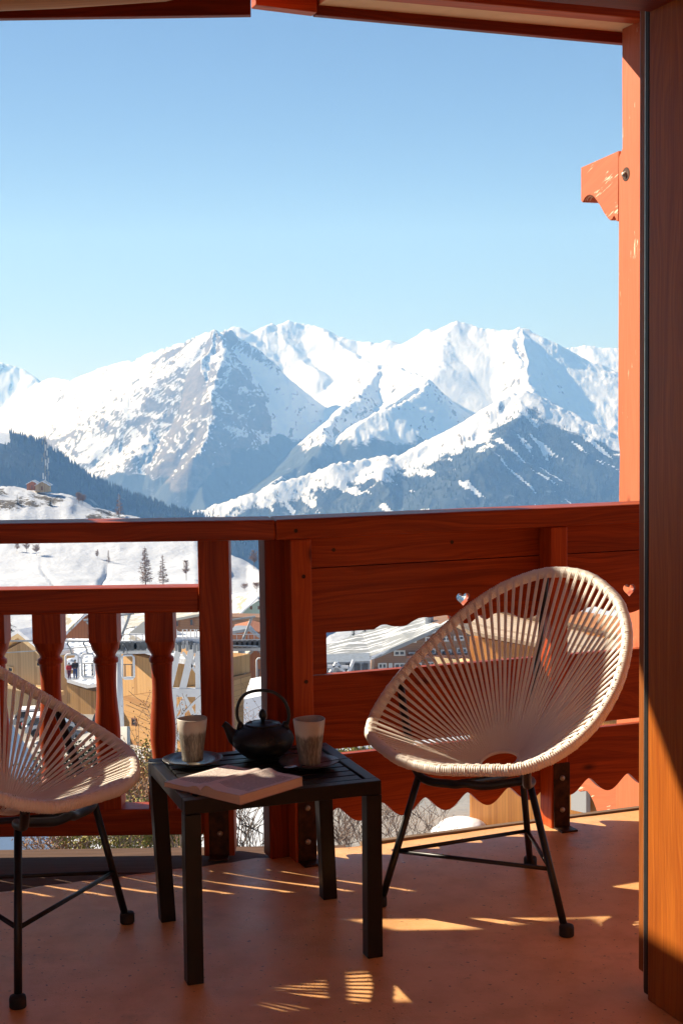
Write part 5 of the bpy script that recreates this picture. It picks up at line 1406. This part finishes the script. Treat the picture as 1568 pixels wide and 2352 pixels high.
# --- pale green house
Yq=Pl(575,395,33)
h=bld('green_house','pale green gabled house with brown shutters between the two red posts','house',575,1460,Yq)
wallprism(h,[(528,1490),(640,1490),(640,1425),(592,1380),(545,1412),(528,1416)],Yq,14,'green')
a=[at(500,1420,Yq-4),at(548,1416,Yq-4),at(592,1376,Yq-4),at(575,1366,Yq+14),at(505,1372,Yq+18)]
slab(h,a[::-1],0.6,'tanroof',(a[2]-a[1]).normalized())
a=[at(592,1376,Yq-4),at(645,1424,Yq-4),at(645,1400,Yq+10),at(575,1366,Yq+14)]
slab(h,a,0.6,'grey',XA)
for (x,y,sh) in ((577,1396,1),(595,1396,1),(577,1416,0),(595,1415,1),(549,1424,0),(560,1432,0),(577,1437,1),(595,1436,1),(595,1456,1),(577,1457,0),(553,1448,0),(612,1437,0),(612,1416,1)):
    win(h,x-2.6,y-4,x+2.6,y+4,Yq,0.12,bars=0,fm='shut',mat='shut' if sh else 'window')
# --- rust brown building in the slot between the posts
Yz=Pl(590,150,32)
h=bld('brown_building','rust brown timber building with streaky snow roof behind the right lift tower','building',590,1600,Yz)
wallprism(h,[(570,1606),(630,1598),(630,1480),(600,1476),(570,1500)],Yz,3,'rust_v')
slab(h,[at(500,1540,Yz-1.5),at(566,1512,Yz-1.5),at(604,1478,Yz+2),at(560,1478,Yz+8),at(500,1490,Yz+8)],0.4,'seamroof',V(0.8,0,0.5))
wallprism(h,[(500,1610),(569,1606),(569,1512),(500,1545)],Yz,3,'brown_v',name='side_wall')
h=bld('barn','small barn with grey hipped roof and rust red gable below the green house','barn',572,1480,190)
wallprism(h,[(530,1500),(606,1500),(606,1462),(596,1452),(570,1445),(530,1455)],190,8,'rust_v')
slab(h,[at(526,1458,188),at(572,1450,188),at(596,1466,188),at(578,1440,196),at(540,1444,196)][::-1],0.4,'grey',XA)
# snow covered flat roofs below
h=bld('low_annex','low white walled annex with a snowy flat roof left of the corner post','annex',585,1700,92)
m=MB(); a=at(562,1652,92); m.prism([at(560,1760,92),at(660,1760,92),at(660,1586,92),at(560,1606,92)],(0,7,0)); m.build('wall','snow',h)
# --- hotel with sweeping snow roof
Yh=285
h=bld('hotel','large brown hotel with a sweeping snow covered roof, in the plank railing window','hotel',900,1540,Yh)
wallprism(h,[(850,1600),(1110,1600),(1110,1420),(1000,1440),(930,1480),(860,1512)],Yh,18,'brown_v')
q=[at(700,1540,Yh-3),at(760,1523,Yh-3),at(852,1516,Yh-3),at(870,1510,Yh-3),at(940,1480,Yh-3),at(1000,1452,Yh-2),at(1060,1432,Yh),at(1060,1400,Yh+24),at(990,1410,Yh+24),at(900,1440,Yh+20),at(830,1462,Yh+18),at(760,1486,Yh+14),at(700,1500,Yh+12)]
m=MB(); vs=q; n_=6
pairs=[(0,12),(1,11),(2,10),(3,10),(4,9),(5,8),(6,7)]
va=[q[a] for a,_ in pairs]+[q[b_] for _,b_ in pairs]; k=len(pairs)
m.add(va+[v+ZA*0.8 for v in va],[(i+1,i,k+i,k+i+1) for i in range(k-1)]+[(2*k+i,2*k+i+1,3*k+i+1,3*k+i) for i in range(k-1)]+[(i,i+1,2*k+i+1,2*k+i) for i in range(k-1)])
m.build('roof','patchroof',h,grain=(q[4]-q[3]).normalized())
m=MB(); m.lathe([(0.9,0),(0.9,1.3),(0.2,1.9)],at(985,1432,Yh+8),10); m.build('chimney','grey',h)
for (x0,y0,x1,y1) in ((904,1494,930,1506),(868,1523,888,1536),(892,1523,901,1536),(905,1523,930,1536),(938,1498,962,1510),(976,1490,1000,1502),(1012,1492,1036,1504),(938,1466,956,1476),(976,1463,1000,1474),(1012,1462,1036,1473),(1042,1460,1066,1471),(1048,1488,1072,1500),(944,1522,968,1534),(976,1520,1000,1532),(1012,1520,1036,1532)):
    win(h,x0,y0,x1,y1,Yh,0.25,bars=1)
m=MB(); m.prism([at(1010,1600,Yh-2.5),at(1095,1600,Yh-2.5),at(1095,1526,Yh-2.5),at(1010,1530,Yh-2.5)],(0,1.5,0)); m.build('balcony_front','wframe',h)
for k_,yy in enumerate((1512,)):
    m=MB(); a,b_=at(935,1512,Yh-2),at(1095,1508,Yh-2); m.bx(a.x,b_.x,Yh-2,Yh,a.z,a.z+0.5); m.build('balcony_front','rust_v',h,grain=XA)
h2=bld('lift_terminal','grey glazed lift terminal with white steel masts beside the hotel','lift station',790,1545,240)
wallprism(h2,[(745,1600),(850,1600),(850,1518),(745,1522)],240,8,'grey')
for x in (800,820,838):
    wallprism(h2,[(x-7,1556),(x+7,1556),(x+7,1524),(x-7,1524)],239.8,0.15,'window',name='glazing')
for a_,b_ in (((758,1545),(772,1522)),((772,1522),(790,1545)),((800,1545),(812,1516)),((752,1530),(800,1532)),((760,1560),(790,1556))):
    m=MB(); m.tube([at(*a_,236),at(*b_,236)],0.28,6); m.build('mast','galv',h2)
for i,(x,y) in enumerate(((757,1550),(768,1556),(780,1548),(792,1558),(806,1550),(778,1562))):
    c=at(x,y,236); m=MB(); m.bx(c.x-0.5,c.x+0.5,235.5,236.5,c.z-0.7,c.z+0.5); m.build('equipment_box','galv' if i%2 else 'dgrey',h2)
# --- orange board clad building, near, with shingle roof
Yn=Pl(1140,46,40)
h=bld('shingle_house','orange board clad house with pale shingle roof behind the white chair','house',1150,1880,Yn)
wallprism(h,[(1078,2010),(1700,2010),(1700,1640),(1235,1488),(1078,1462)],Yn,7,'orange_v')
e=[at(1040,1436,Yn-0.9),at(1078,1458,Yn-0.9),at(1235,1487,Yn-0.9),at(1330,1512,Yn-0.9),at(1700,1620,Yn-0.9)]
r_=[at(1052,1382,Yn+3.0),at(1090,1400,Yn+3.6),at(1245,1438,Yn+3.6),at(1330,1456,Yn+3.6),at(1700,1550,Yn+3.6)]
m=MB(); va=e+r_; k=5
m.add(va+[v+ZA*0.12 for v in va],[(i+1,i,k+i,k+i+1) for i in range(k-1)]+[(2*k+i,2*k+i+1,3*k+i+1,3*k+i) for i in range(k-1)]+[(i,i+1,2*k+i+1,2*k+i) for i in range(k-1)]+[(0,2*k,3*k,k)]); m.build('roof','shingle',h,grain=(e[3]-e[1]).normalized())
m=MB(); 
for i in range(1,k-1): m.tube([r_[i]+ZA*0.16,r_[i+1]+ZA*0.16],0.15,6)
m.build('ridge_cap','trim',h,grain=XA)
m=MB(); m.prism([at(1310,1860,Yn-0.3),at(1345,1868,Yn-0.3),at(1345,1780,Yn-0.3),at(1310,1760,Yn-0.3)],-Yn.n*0.25); m.build('white_panel','wframe',h)
a,b_=at(1030,1520,Yn),at(1085,1530,Yn); a.z=b_.z
m=MB(); c_=(a+b_)/2; m.box(c_,Yn.u,Yn.n,ZA,(b_-a).length,1.6,0.10); m.box(c_+Yn.n*0.82+ZA*0.15,Yn.u,Yn.n,ZA,(b_-a).length,0.05,0.35); m.build('flower_balcony','rafter',h,grain=XA)
# snow heap beside it
h=None
m=MB(); a=at(1064,1846,45.5)
vs=[];fs=[]; nn=18
for j in range(5):
    for k in range(nn):
        th=2*math.pi*k/nn; r=(1-j/5.0)**0.8; vs.append(V(a.x+math.cos(th)*1.3*r*(1+0.15*math.sin(3*th)),46+math.sin(th)*2.0*r,gz(a.x,46)-0.4+1.15*math.sin(j/4*math.pi/2)*0.9))
m.add(vs,[(j*nn+k,j*nn+(k+1)%nn,(j+1)*nn+(k+1)%nn,(j+1)*nn+k) for j in range(4) for k in range(nn)]+[tuple(4*nn+k for k in range(nn))])
o=m.build('snow_heap','snow',None,smooth=True,origin=(a.x,46,gz(a.x,46))); tag(o,'white snow heap against the orange boarded house by the road','snow heap')
# --- metal roof at lower left, shade put into its blue colour
h=bld('metal_roofed_shed','metal roofed shed, its blue shade put into the roof colour, below the left chair','shed',40,1900,34)
q=[at(-260,1560,40),at(8,1640,38),at(92,1778,30),at(140,1990,24),at(-260,1990,24)]
m=MB(); m.prism([q[0],q[4],q[3],q[2],q[1]],(0.0,0.0,0.15)); m.build('roof','blueroof',h,grain=XA)
m=MB(); b0=[V(p.x*0.96-0.3,p.y+0.3,p.z-0.2) for p in q[1:4]]
m.prism([q[1]+V(-0.4,0.3,-0.16),q[2]+V(-0.4,0.3,-0.16),q[3]+V(-0.5,0.3,-0.16),q[3]+V(-0.5,0.3,-6.0),q[2]+V(-0.4,0.3,-6),q[1]+V(-0.4,0.3,-6)],(-6,1.5,0)); m.build('wall','conc',h)
# concrete ramp wall
h=bld('retaining_wall','pale concrete retaining wall by the road, seen through the left chair','wall',200,1750,78)
m=MB(); m.prism([at(60,1935,62),at(292,1935,62),at(292,1668,82),at(230,1672,82),at(130,1712,78),at(60,1760,74)],(0,1.2,-0.3)); m.build('wall','conc',h)
# road patch + cars
def car(label,x,y,Y,rot,mat,snow=False):
    p=at(x,y,Y); t=thing('parked_car',label,'car',tuple(p))
    c,s=math.cos(rot),math.sin(rot); A=V(c,s,0); B2=V(-s,c,0)
    def q(a,b_,z): return p+A*a+B2*b_+ZA*z
    m=MB(); pr=[(-2.05,.35),(-2.1,.75),(-1.95,.95),(-1.3,1.0),(0.9,1.0),(1.9,.82),(2.1,.6),(2.05,.35)]
    m.prism([q(a,-.86,z) for a,z in pr],B2*1.72); m.build('body',mat,t,bevel=0.08)
    m=MB(); pr=[(-1.9,.96),(-1.55,1.42),(0.15,1.47),(0.95,.99)]; m.prism([q(a,-.76,z) for a,z in pr],B2*1.52); m.build('cabin','window',t,bevel=0.05)
    m=MB(); m.prism([q(a,-.74,z) for a,z in [(-1.5,1.43),(-1.5,1.50 if not snow else 1.62),(0.1,1.53 if not snow else 1.66),(0.1,1.48)]],B2*1.48); m.build('car_roof','snow' if snow else mat,t,bevel=0.03)
    for a in (-1.3,1.3):
        for b_ in (-.82,.82):
            m=MB(); m.tube([q(a,b_-.1,.33),q(a,b_+.1,.33)],0.33,16); w_=m.build('wheel','rubber',t)
    for b_ in (-.66,.66):
        m=MB(); m.box(q(-2.09,b_,.78),A,B2,ZA,0.06,0.25,0.16); m.build('tail_light','tail',t)
    return t
car('dark parked hatchback with red tail lamps behind the second baluster',256,1672,120,R(70),'cardark')
car('silver parked car dusted with snow, beside the blue metal roof',118,1685,108,R(20),'carlight',True)
car('silver parked car behind the other snowy one, near the chalet',88,1668,120,R(10),'carlight',True)
# --- hut and mast on the hill
def hut(label,x0,x1,yb,yt,yr,Y,mat,dirn=1):
    h=bld('hut',label,'hut',(x0+x1)/2,yb,Y,'timber huts by the mast')
    w=(x1-x0); D=6
    a=at(x0,yb+3,Y); b_=at(x1,yb+3,Y); t0=at(x0,yt,Y); 
    xm=(x0+x1)/2
    wallprism(h,[(x0,yb+4),(x1,yb+4),(x1,yt),(xm,yr),(x0,yt)],Y,D,mat)
    for sgn in (-1,1):
        xe=x0-2 if sgn<0 else x1+2
        E1=at(xe,yt+1.2,Y-0.8); Rg=at(xm,yr-0.6,Y-0.8); pts=[E1,Rg,Rg+V(0,D+1.6,0),E1+V(0,D+1.6,0)]
        if sgn>0: pts=pts[::-1]
        slab(h,pts,0.35,'grey' if False else 'tanroof',YA)
    m=MB(); a=at(xm-2,yb-1,Y-0.05); m.bx(a.x,a.x+0.9,Y-0.08,Y-0.02,a.z,a.z+1.9); m.build('door','shut',h)
hut('left hut, its brown gable turned left, on the snowy hilltop',62,86,1124,1112,1106,704,'rust_v')
hut('right hut with pale gable, between the other hut and the radio mast',82,112,1127,1115,1107,694,'pale_v')
p=at(108,1130,698); ms=thing('radio_mast','tall lattice radio mast with white antennas beside the hilltop huts','mast',tuple(p))
H=(1130-988)/F*698
for k in range(3):
    th=2*math.pi*k/3; m=MB(); m.tube([p+V(math.cos(th)*1.1,math.sin(th)*1.1,0),p+V(math.cos(th)*0.5,math.sin(th)*0.5,H*0.88)],0.13,5); m.build('mast_leg','grey',ms)
m=MB(); K=18
for i in range(K):
    for k in range(3):
        r0=1.1-0.6*i/K; r1=1.1-0.6*(i+1)/K; t0,t1=2*math.pi*k/3,2*math.pi*(k+1)/3; z0_,z1_=H*0.88*i/K,H*0.88*(i+1)/K
        m.tube([p+V(math.cos(t0)*r0,math.sin(t0)*r0,z0_),p+V(math.cos(t1)*r1,math.sin(t1)*r1,z1_)],0.06,4)
o=m.build('lattice_bracing','grey',ms)
m=MB(); m.tube([p+ZA*H*0.86,p+ZA*H],0.12,6); m.build('tip_rod','grey',ms)
rq=random.Random(4)
for i,(dx,zf) in enumerate(((-1.2,.80),(1.3,.74),(0.2,.70),(-1.6,.52),(1.5,.50),(0.1,.46),(-.6,.60),(.9,.62),(-1.3,.24),(1.4,.30),(-.2,.20),(1.0,.40))):
    c=p+V(dx,-1.0,H*zf); m=MB(); m.bx(c.x-0.28,c.x+0.28,c.y-0.2,c.y+0.2,c.z-0.9,c.z+1.1+0.5*(i%3)); m.build('antenna','galv' if i%3 else 'grey',ms)
# ============================================================ TREES AND SHRUBS
def branch(m,p,d,L,r,depth,rnd,spread=0.6,tw=3,segs=4,up=0.15,rmin=0.0):
    pts=[p];q=p.copy();dd=d.copy()
    for i in range(segs):
        dd=(dd+V(rnd.uniform(-1,1),rnd.uniform(-1,1),rnd.uniform(-.4,1)*up*2)*0.16).normalized(); q=q+dd*L/segs; pts.append(q.copy())
    rr_=[max(rmin,r*(1-0.55*i/segs)) for i in range(segs+1)]
    m.tube(pts,rr_,4 if r<0.02 or depth<2 else 6,cap=False)
    if depth<=0: return
    for k in range(tw):
        i=rnd.randint(1,segs); s=(V(rnd.uniform(-1,1),rnd.uniform(-1,1),rnd.uniform(-.2,.9))).normalized()
        nd_=(dd*(1-spread)+s*spread).normalized(); nd_.z=abs(nd_.z)*0.8+0.1
        branch(m,pts[i],nd_.normalized(),L*rnd.uniform(.5,.75),r*0.55,depth-1,rnd,spread,tw,segs,up,rmin)
def shrub(label,x,yb,yt,Y,wpx,n,seed,mat='twig',leaf=None,nleaf=0,group='bare shrubs below the balcony',name='bare_shrub',lsz=0.02,rad=0.008,depth=3):
    rnd=random.Random(seed); p=at(x,yb,Y); H=(yb-yt)/F*Y; wid=wpx/F*Y
    t=thing(name,label,'shrub',tuple(p),group); m=MB()
    for i in range(n):
        a=V(rnd.uniform(-1,1)*0.5*wid,rnd.uniform(-1,1)*0.4*wid,0)
        d=V(a.x/wid*0.9+rnd.uniform(-.25,.25),rnd.uniform(-.3,.3),1).normalized()
        branch(m,p+a*0.5,d,H*rnd.uniform(.45,.62),rad*(H**0.4),depth,rnd,0.5,3,4,0.2,rad*0.35)
    m.build('branches',mat,t)
    if leaf:
        vs=[];fs=[];V_=m.v
        for i in range(nleaf):
            c=Vector(V_[rnd.randrange(len(V_)//6,len(V_))])+V(rnd.gauss(0,1),rnd.gauss(0,1),rnd.gauss(0,1))*lsz*1.5
            a=V(rnd.uniform(-1,1),rnd.uniform(-1,1),rnd.uniform(-.3,1)).normalized()*lsz*rnd.uniform(.6,1.6); b_=a.orthogonal().normalized()*lsz*0.28
            k=len(vs); vs+=[c-a*0.5,c+b_,c+a*0.5,c-b_]; fs.append((k,k+1,k+2,k+3))
        me=MB(); me.add(vs,fs); me.build('foliage',leaf,t)
    return t
# junipers and dry bushes below the left railing
shrub('yellow green juniper filling the gap right of the third baluster',330,1990,1765,15,100,9,1,'twig','juniper',16000,'junipers below the left railing','juniper',0.035,0.009)
shrub('yellow green juniper with russet sprigs, left of the right rear table leg gap',405,2010,1760,15.5,90,8,2,'twig','juniper',9000,'junipers below the left railing','juniper',0.035,0.009)
shrub('russet leafed dry bush between two balusters above the juniper',305,1960,1740,14,70,8,3,'twig','dryleaf',3500,name='dry_bush',lsz=0.03,rad=0.006)
shrub('bare grey shrub under the left chair beyond the bottom rail',120,2030,1870,11,150,11,4,'twig','dryleaf',1400,lsz=0.02,rad=0.007)
shrub('bare shrub beside the juniper under the bottom rail',240,2030,1850,11,150,11,5,'twig','juniper',2500,lsz=0.025,rad=0.007)
shrub('tall twiggy shrub rising behind the left cup',430,1990,1660,13,80,10,6,'twig','dryleaf',1800,lsz=0.02,rad=0.006)
shrub('bare dark branched shrub in the slot between the two posts',575,2010,1790,12,110,8,7,'bark',None,0,rad=0.008)
shrub('thin bare shoots behind the teapot handle',545,1950,1590,14,40,6,8,'twig','dryleaf',500,lsz=0.02,rad=0.005)
shrub('bare grey shrub behind the right rear table leg under the scalloped boards',820,2010,1760,13,170,13,9,'twig',None,0,rad=0.007)
shrub('bare shrub by the road, behind the front left leg of the right chair',945,1990,1800,16,120,9,10,'twig',None,0,rad=0.007)
shrub('small bushy juniper behind the gap between the lowest boards',800,1800,1690,24,70,6,11,'twig','juniper',2500,'junipers below the left railing','juniper',0.05,0.01)
shrub('twiggy shrub in front of the golden lapped wall',345,1860,1700,17,90,8,12,'twig','dryleaf',1200,lsz=0.025,rad=0.007)
shrub('small dark green pine sprigs seen through the left chair',165,1900,1690,20,60,5,13,'bark','needle',2500,'junipers below the left railing','pine_bush',0.06,0.01)
shrub('thin leafless thicket left of the juniper, behind the left chair rim',250,1990,1760,14,70,9,14,'twig','dryleaf',1200,lsz=0.02,rad=0.006)
# conifers / larches on the snow
def larch(label,x,yb,yt,Y,wpx,seed,mat='birch',trunk='bark',group='bare trees on the snow slope',dens=26,conic=True):
    rnd=random.Random(seed); p=gsnap(x,yb,Y); Y=p.y; H=(yb-yt)/F*Y; w=wpx/F*Y/2
    t=thing('bare_tree',label,'tree',tuple(p),group)
    m=MB(); m.tube([p-ZA*0.6,p+ZA*H*0.5+V(rnd.uniform(-.1,.1),0,0),p+ZA*H],[H*0.016,H*0.010,H*0.003],6); m.build('trunk',trunk,t)
    m=MB()
    for i in range(dens):
        z=H*(0.12+0.85*i/dens) if conic else H*(0.3+0.6*rnd.random())
        L=w*(1.05-(z/H)*0.9) if conic else w*(0.6+0.5*rnd.random())*math.sin(min(1,(z/H))*3.0)
        L=max(L,w*0.18)
        for k in range(3):
            th=rnd.uniform(0,6.28); d=V(math.cos(th),math.sin(th),0.15 if conic else 0.7).normalized(); b0=p+ZA*z
            m.tube([b0,b0+d*L*0.6,b0+d*L+ZA*L*0.15],[H*0.006,H*0.0045,H*0.0025],4,cap=False)
            for j in range(9):
                f_=rnd.uniform(.25,1); c=b0+d*L*f_; s=V(rnd.uniform(-1,1),rnd.uniform(-1,1),rnd.uniform(-.3,.8)).normalized(); m.tube([c,c+s*L*0.36],[H*0.0042,H*0.0026],3,cap=False)
    m.build('crown',mat,t); return t
larch('tallest bare larch on the snow slope, between mid rail and top rail',335,1348,1254,452,42,21,dens=34)
larch('bare larch just right of the tallest one on the snow slope',375,1347,1272,452,30,22,dens=28)
larch('bare round crowned tree nearest the left red post on the snow slope',428,1334,1284,445,24,23,conic=False)
larch('small bare tree left of the pair in the middle of the snow slope',224,1286,1260,545,12,24,conic=False)
larch('small slender bare tree right of its twin in the middle of the snow slope',250,1294,1262,540,11,25)
larch('bare bushy tree at the left edge of the snow slope, rightmost of a clump',84,1277,1250,560,26,26,conic=False)
larch('bare tree in the middle of the clump at the left of the snow slope',62,1270,1246,570,22,27,conic=False)
larch('thin bare tree, leftmost of the clump on the snow slope',40,1268,1248,570,18,28,conic=False)
larch('russet bare birch standing on the snowy hill in front of the wooded ridge',275,1190,1132,650,26,29,trunk='galv')
larch('low russet bare tree on the hillside left of the birch',190,1142,1118,690,26,30,conic=False)
larch('pale bare tree on the hillside just below the russet one',182,1160,1130,680,22,31,conic=False)
larch('brown bare tree behind the slot between the posts on the slope crest',584,1308,1262,560,30,32,conic=False)
larch('low brown bush on the snow below the brown tree, in the slot',590,1362,1338,500,28,33,conic=False)
larch('low grey bush on the snow in the slot, left of the brown one',562,1358,1342,500,26,34,conic=False)
larch('leafless tree beside the dark spruce at the left edge',75,1470,1395,250,60,35,conic=False,group=None)
def fir(label,x,yb,yt,Y,wpx,seed,group='small firs on the snowy hill',n=14):
    rnd=random.Random(seed); p=gsnap(x,yb,Y); Y=p.y; H=(yb-yt)/F*Y; w=wpx/F*Y/2
    t=thing('fir_tree',label,'tree',tuple(p),group); m=MB(); m.tube([p-ZA*0.5,p+ZA*H*0.97],[H*0.02,H*0.004],6); m.build('trunk','bark',t)
    vs=[];fs=[]
    for i in range(n):
        z=H*(0.06+0.9*i/n); L=w*(1-0.88*i/n)
        for k in range(13):
            th=rnd.uniform(0,6.28); l=L*rnd.uniform(.55,1.15); d=V(math.cos(th),math.sin(th),-0.25+rnd.uniform(-.15,.25)); c=p+ZA*(z+H*rnd.uniform(-.02,.02)); a=V(-math.sin(th),math.cos(th),0)*l*0.28
            for s in range(3):
                f0,f1=s/3,(s+1)/3; b_=len(vs); wv=1.0-0.25*s
                vs+=[c+d*l*f0-a*wv*0.5,c+d*l*f0+a*wv*0.5,c+d*l*f1*1.05+V(0,0,rnd.uniform(-.03,.03)*H)]; fs.append((b_,b_+1,b_+2))
    m=MB(); m.add(vs,fs); m.build('crown','needle',t); return t
fir('small fir with split crown in the left part of the snowy hill',41,1163,1133,640,24,41)
fir('bushy small fir below the radio mast on the snowy hill',116,1163,1146,640,26,42)
fir('tiny fir at the left edge of the snowy hill',3,1138,1118,670,12,43)
fir('dark small fir at the foot of the russet birch',273,1190,1163,630,14,44)
fir('tiny fir on the hill between mast and birch',233,1160,1146,670,8,45)
fir('large dark spruce in front of the village at the left edge',22,1540,1354,190,190,46,None,30)
fir('dark spruce behind the hotel roof, in the railing window',838,1470,1428,360,44,47,None,18)
fir('olive spruce left of its neighbour behind the hotel roof',812,1472,1432,365,34,48,None,18)

#@@END
for o in list(bpy.data.objects):
    for k in ('_w','_o'):
        if k in o: del o[k]
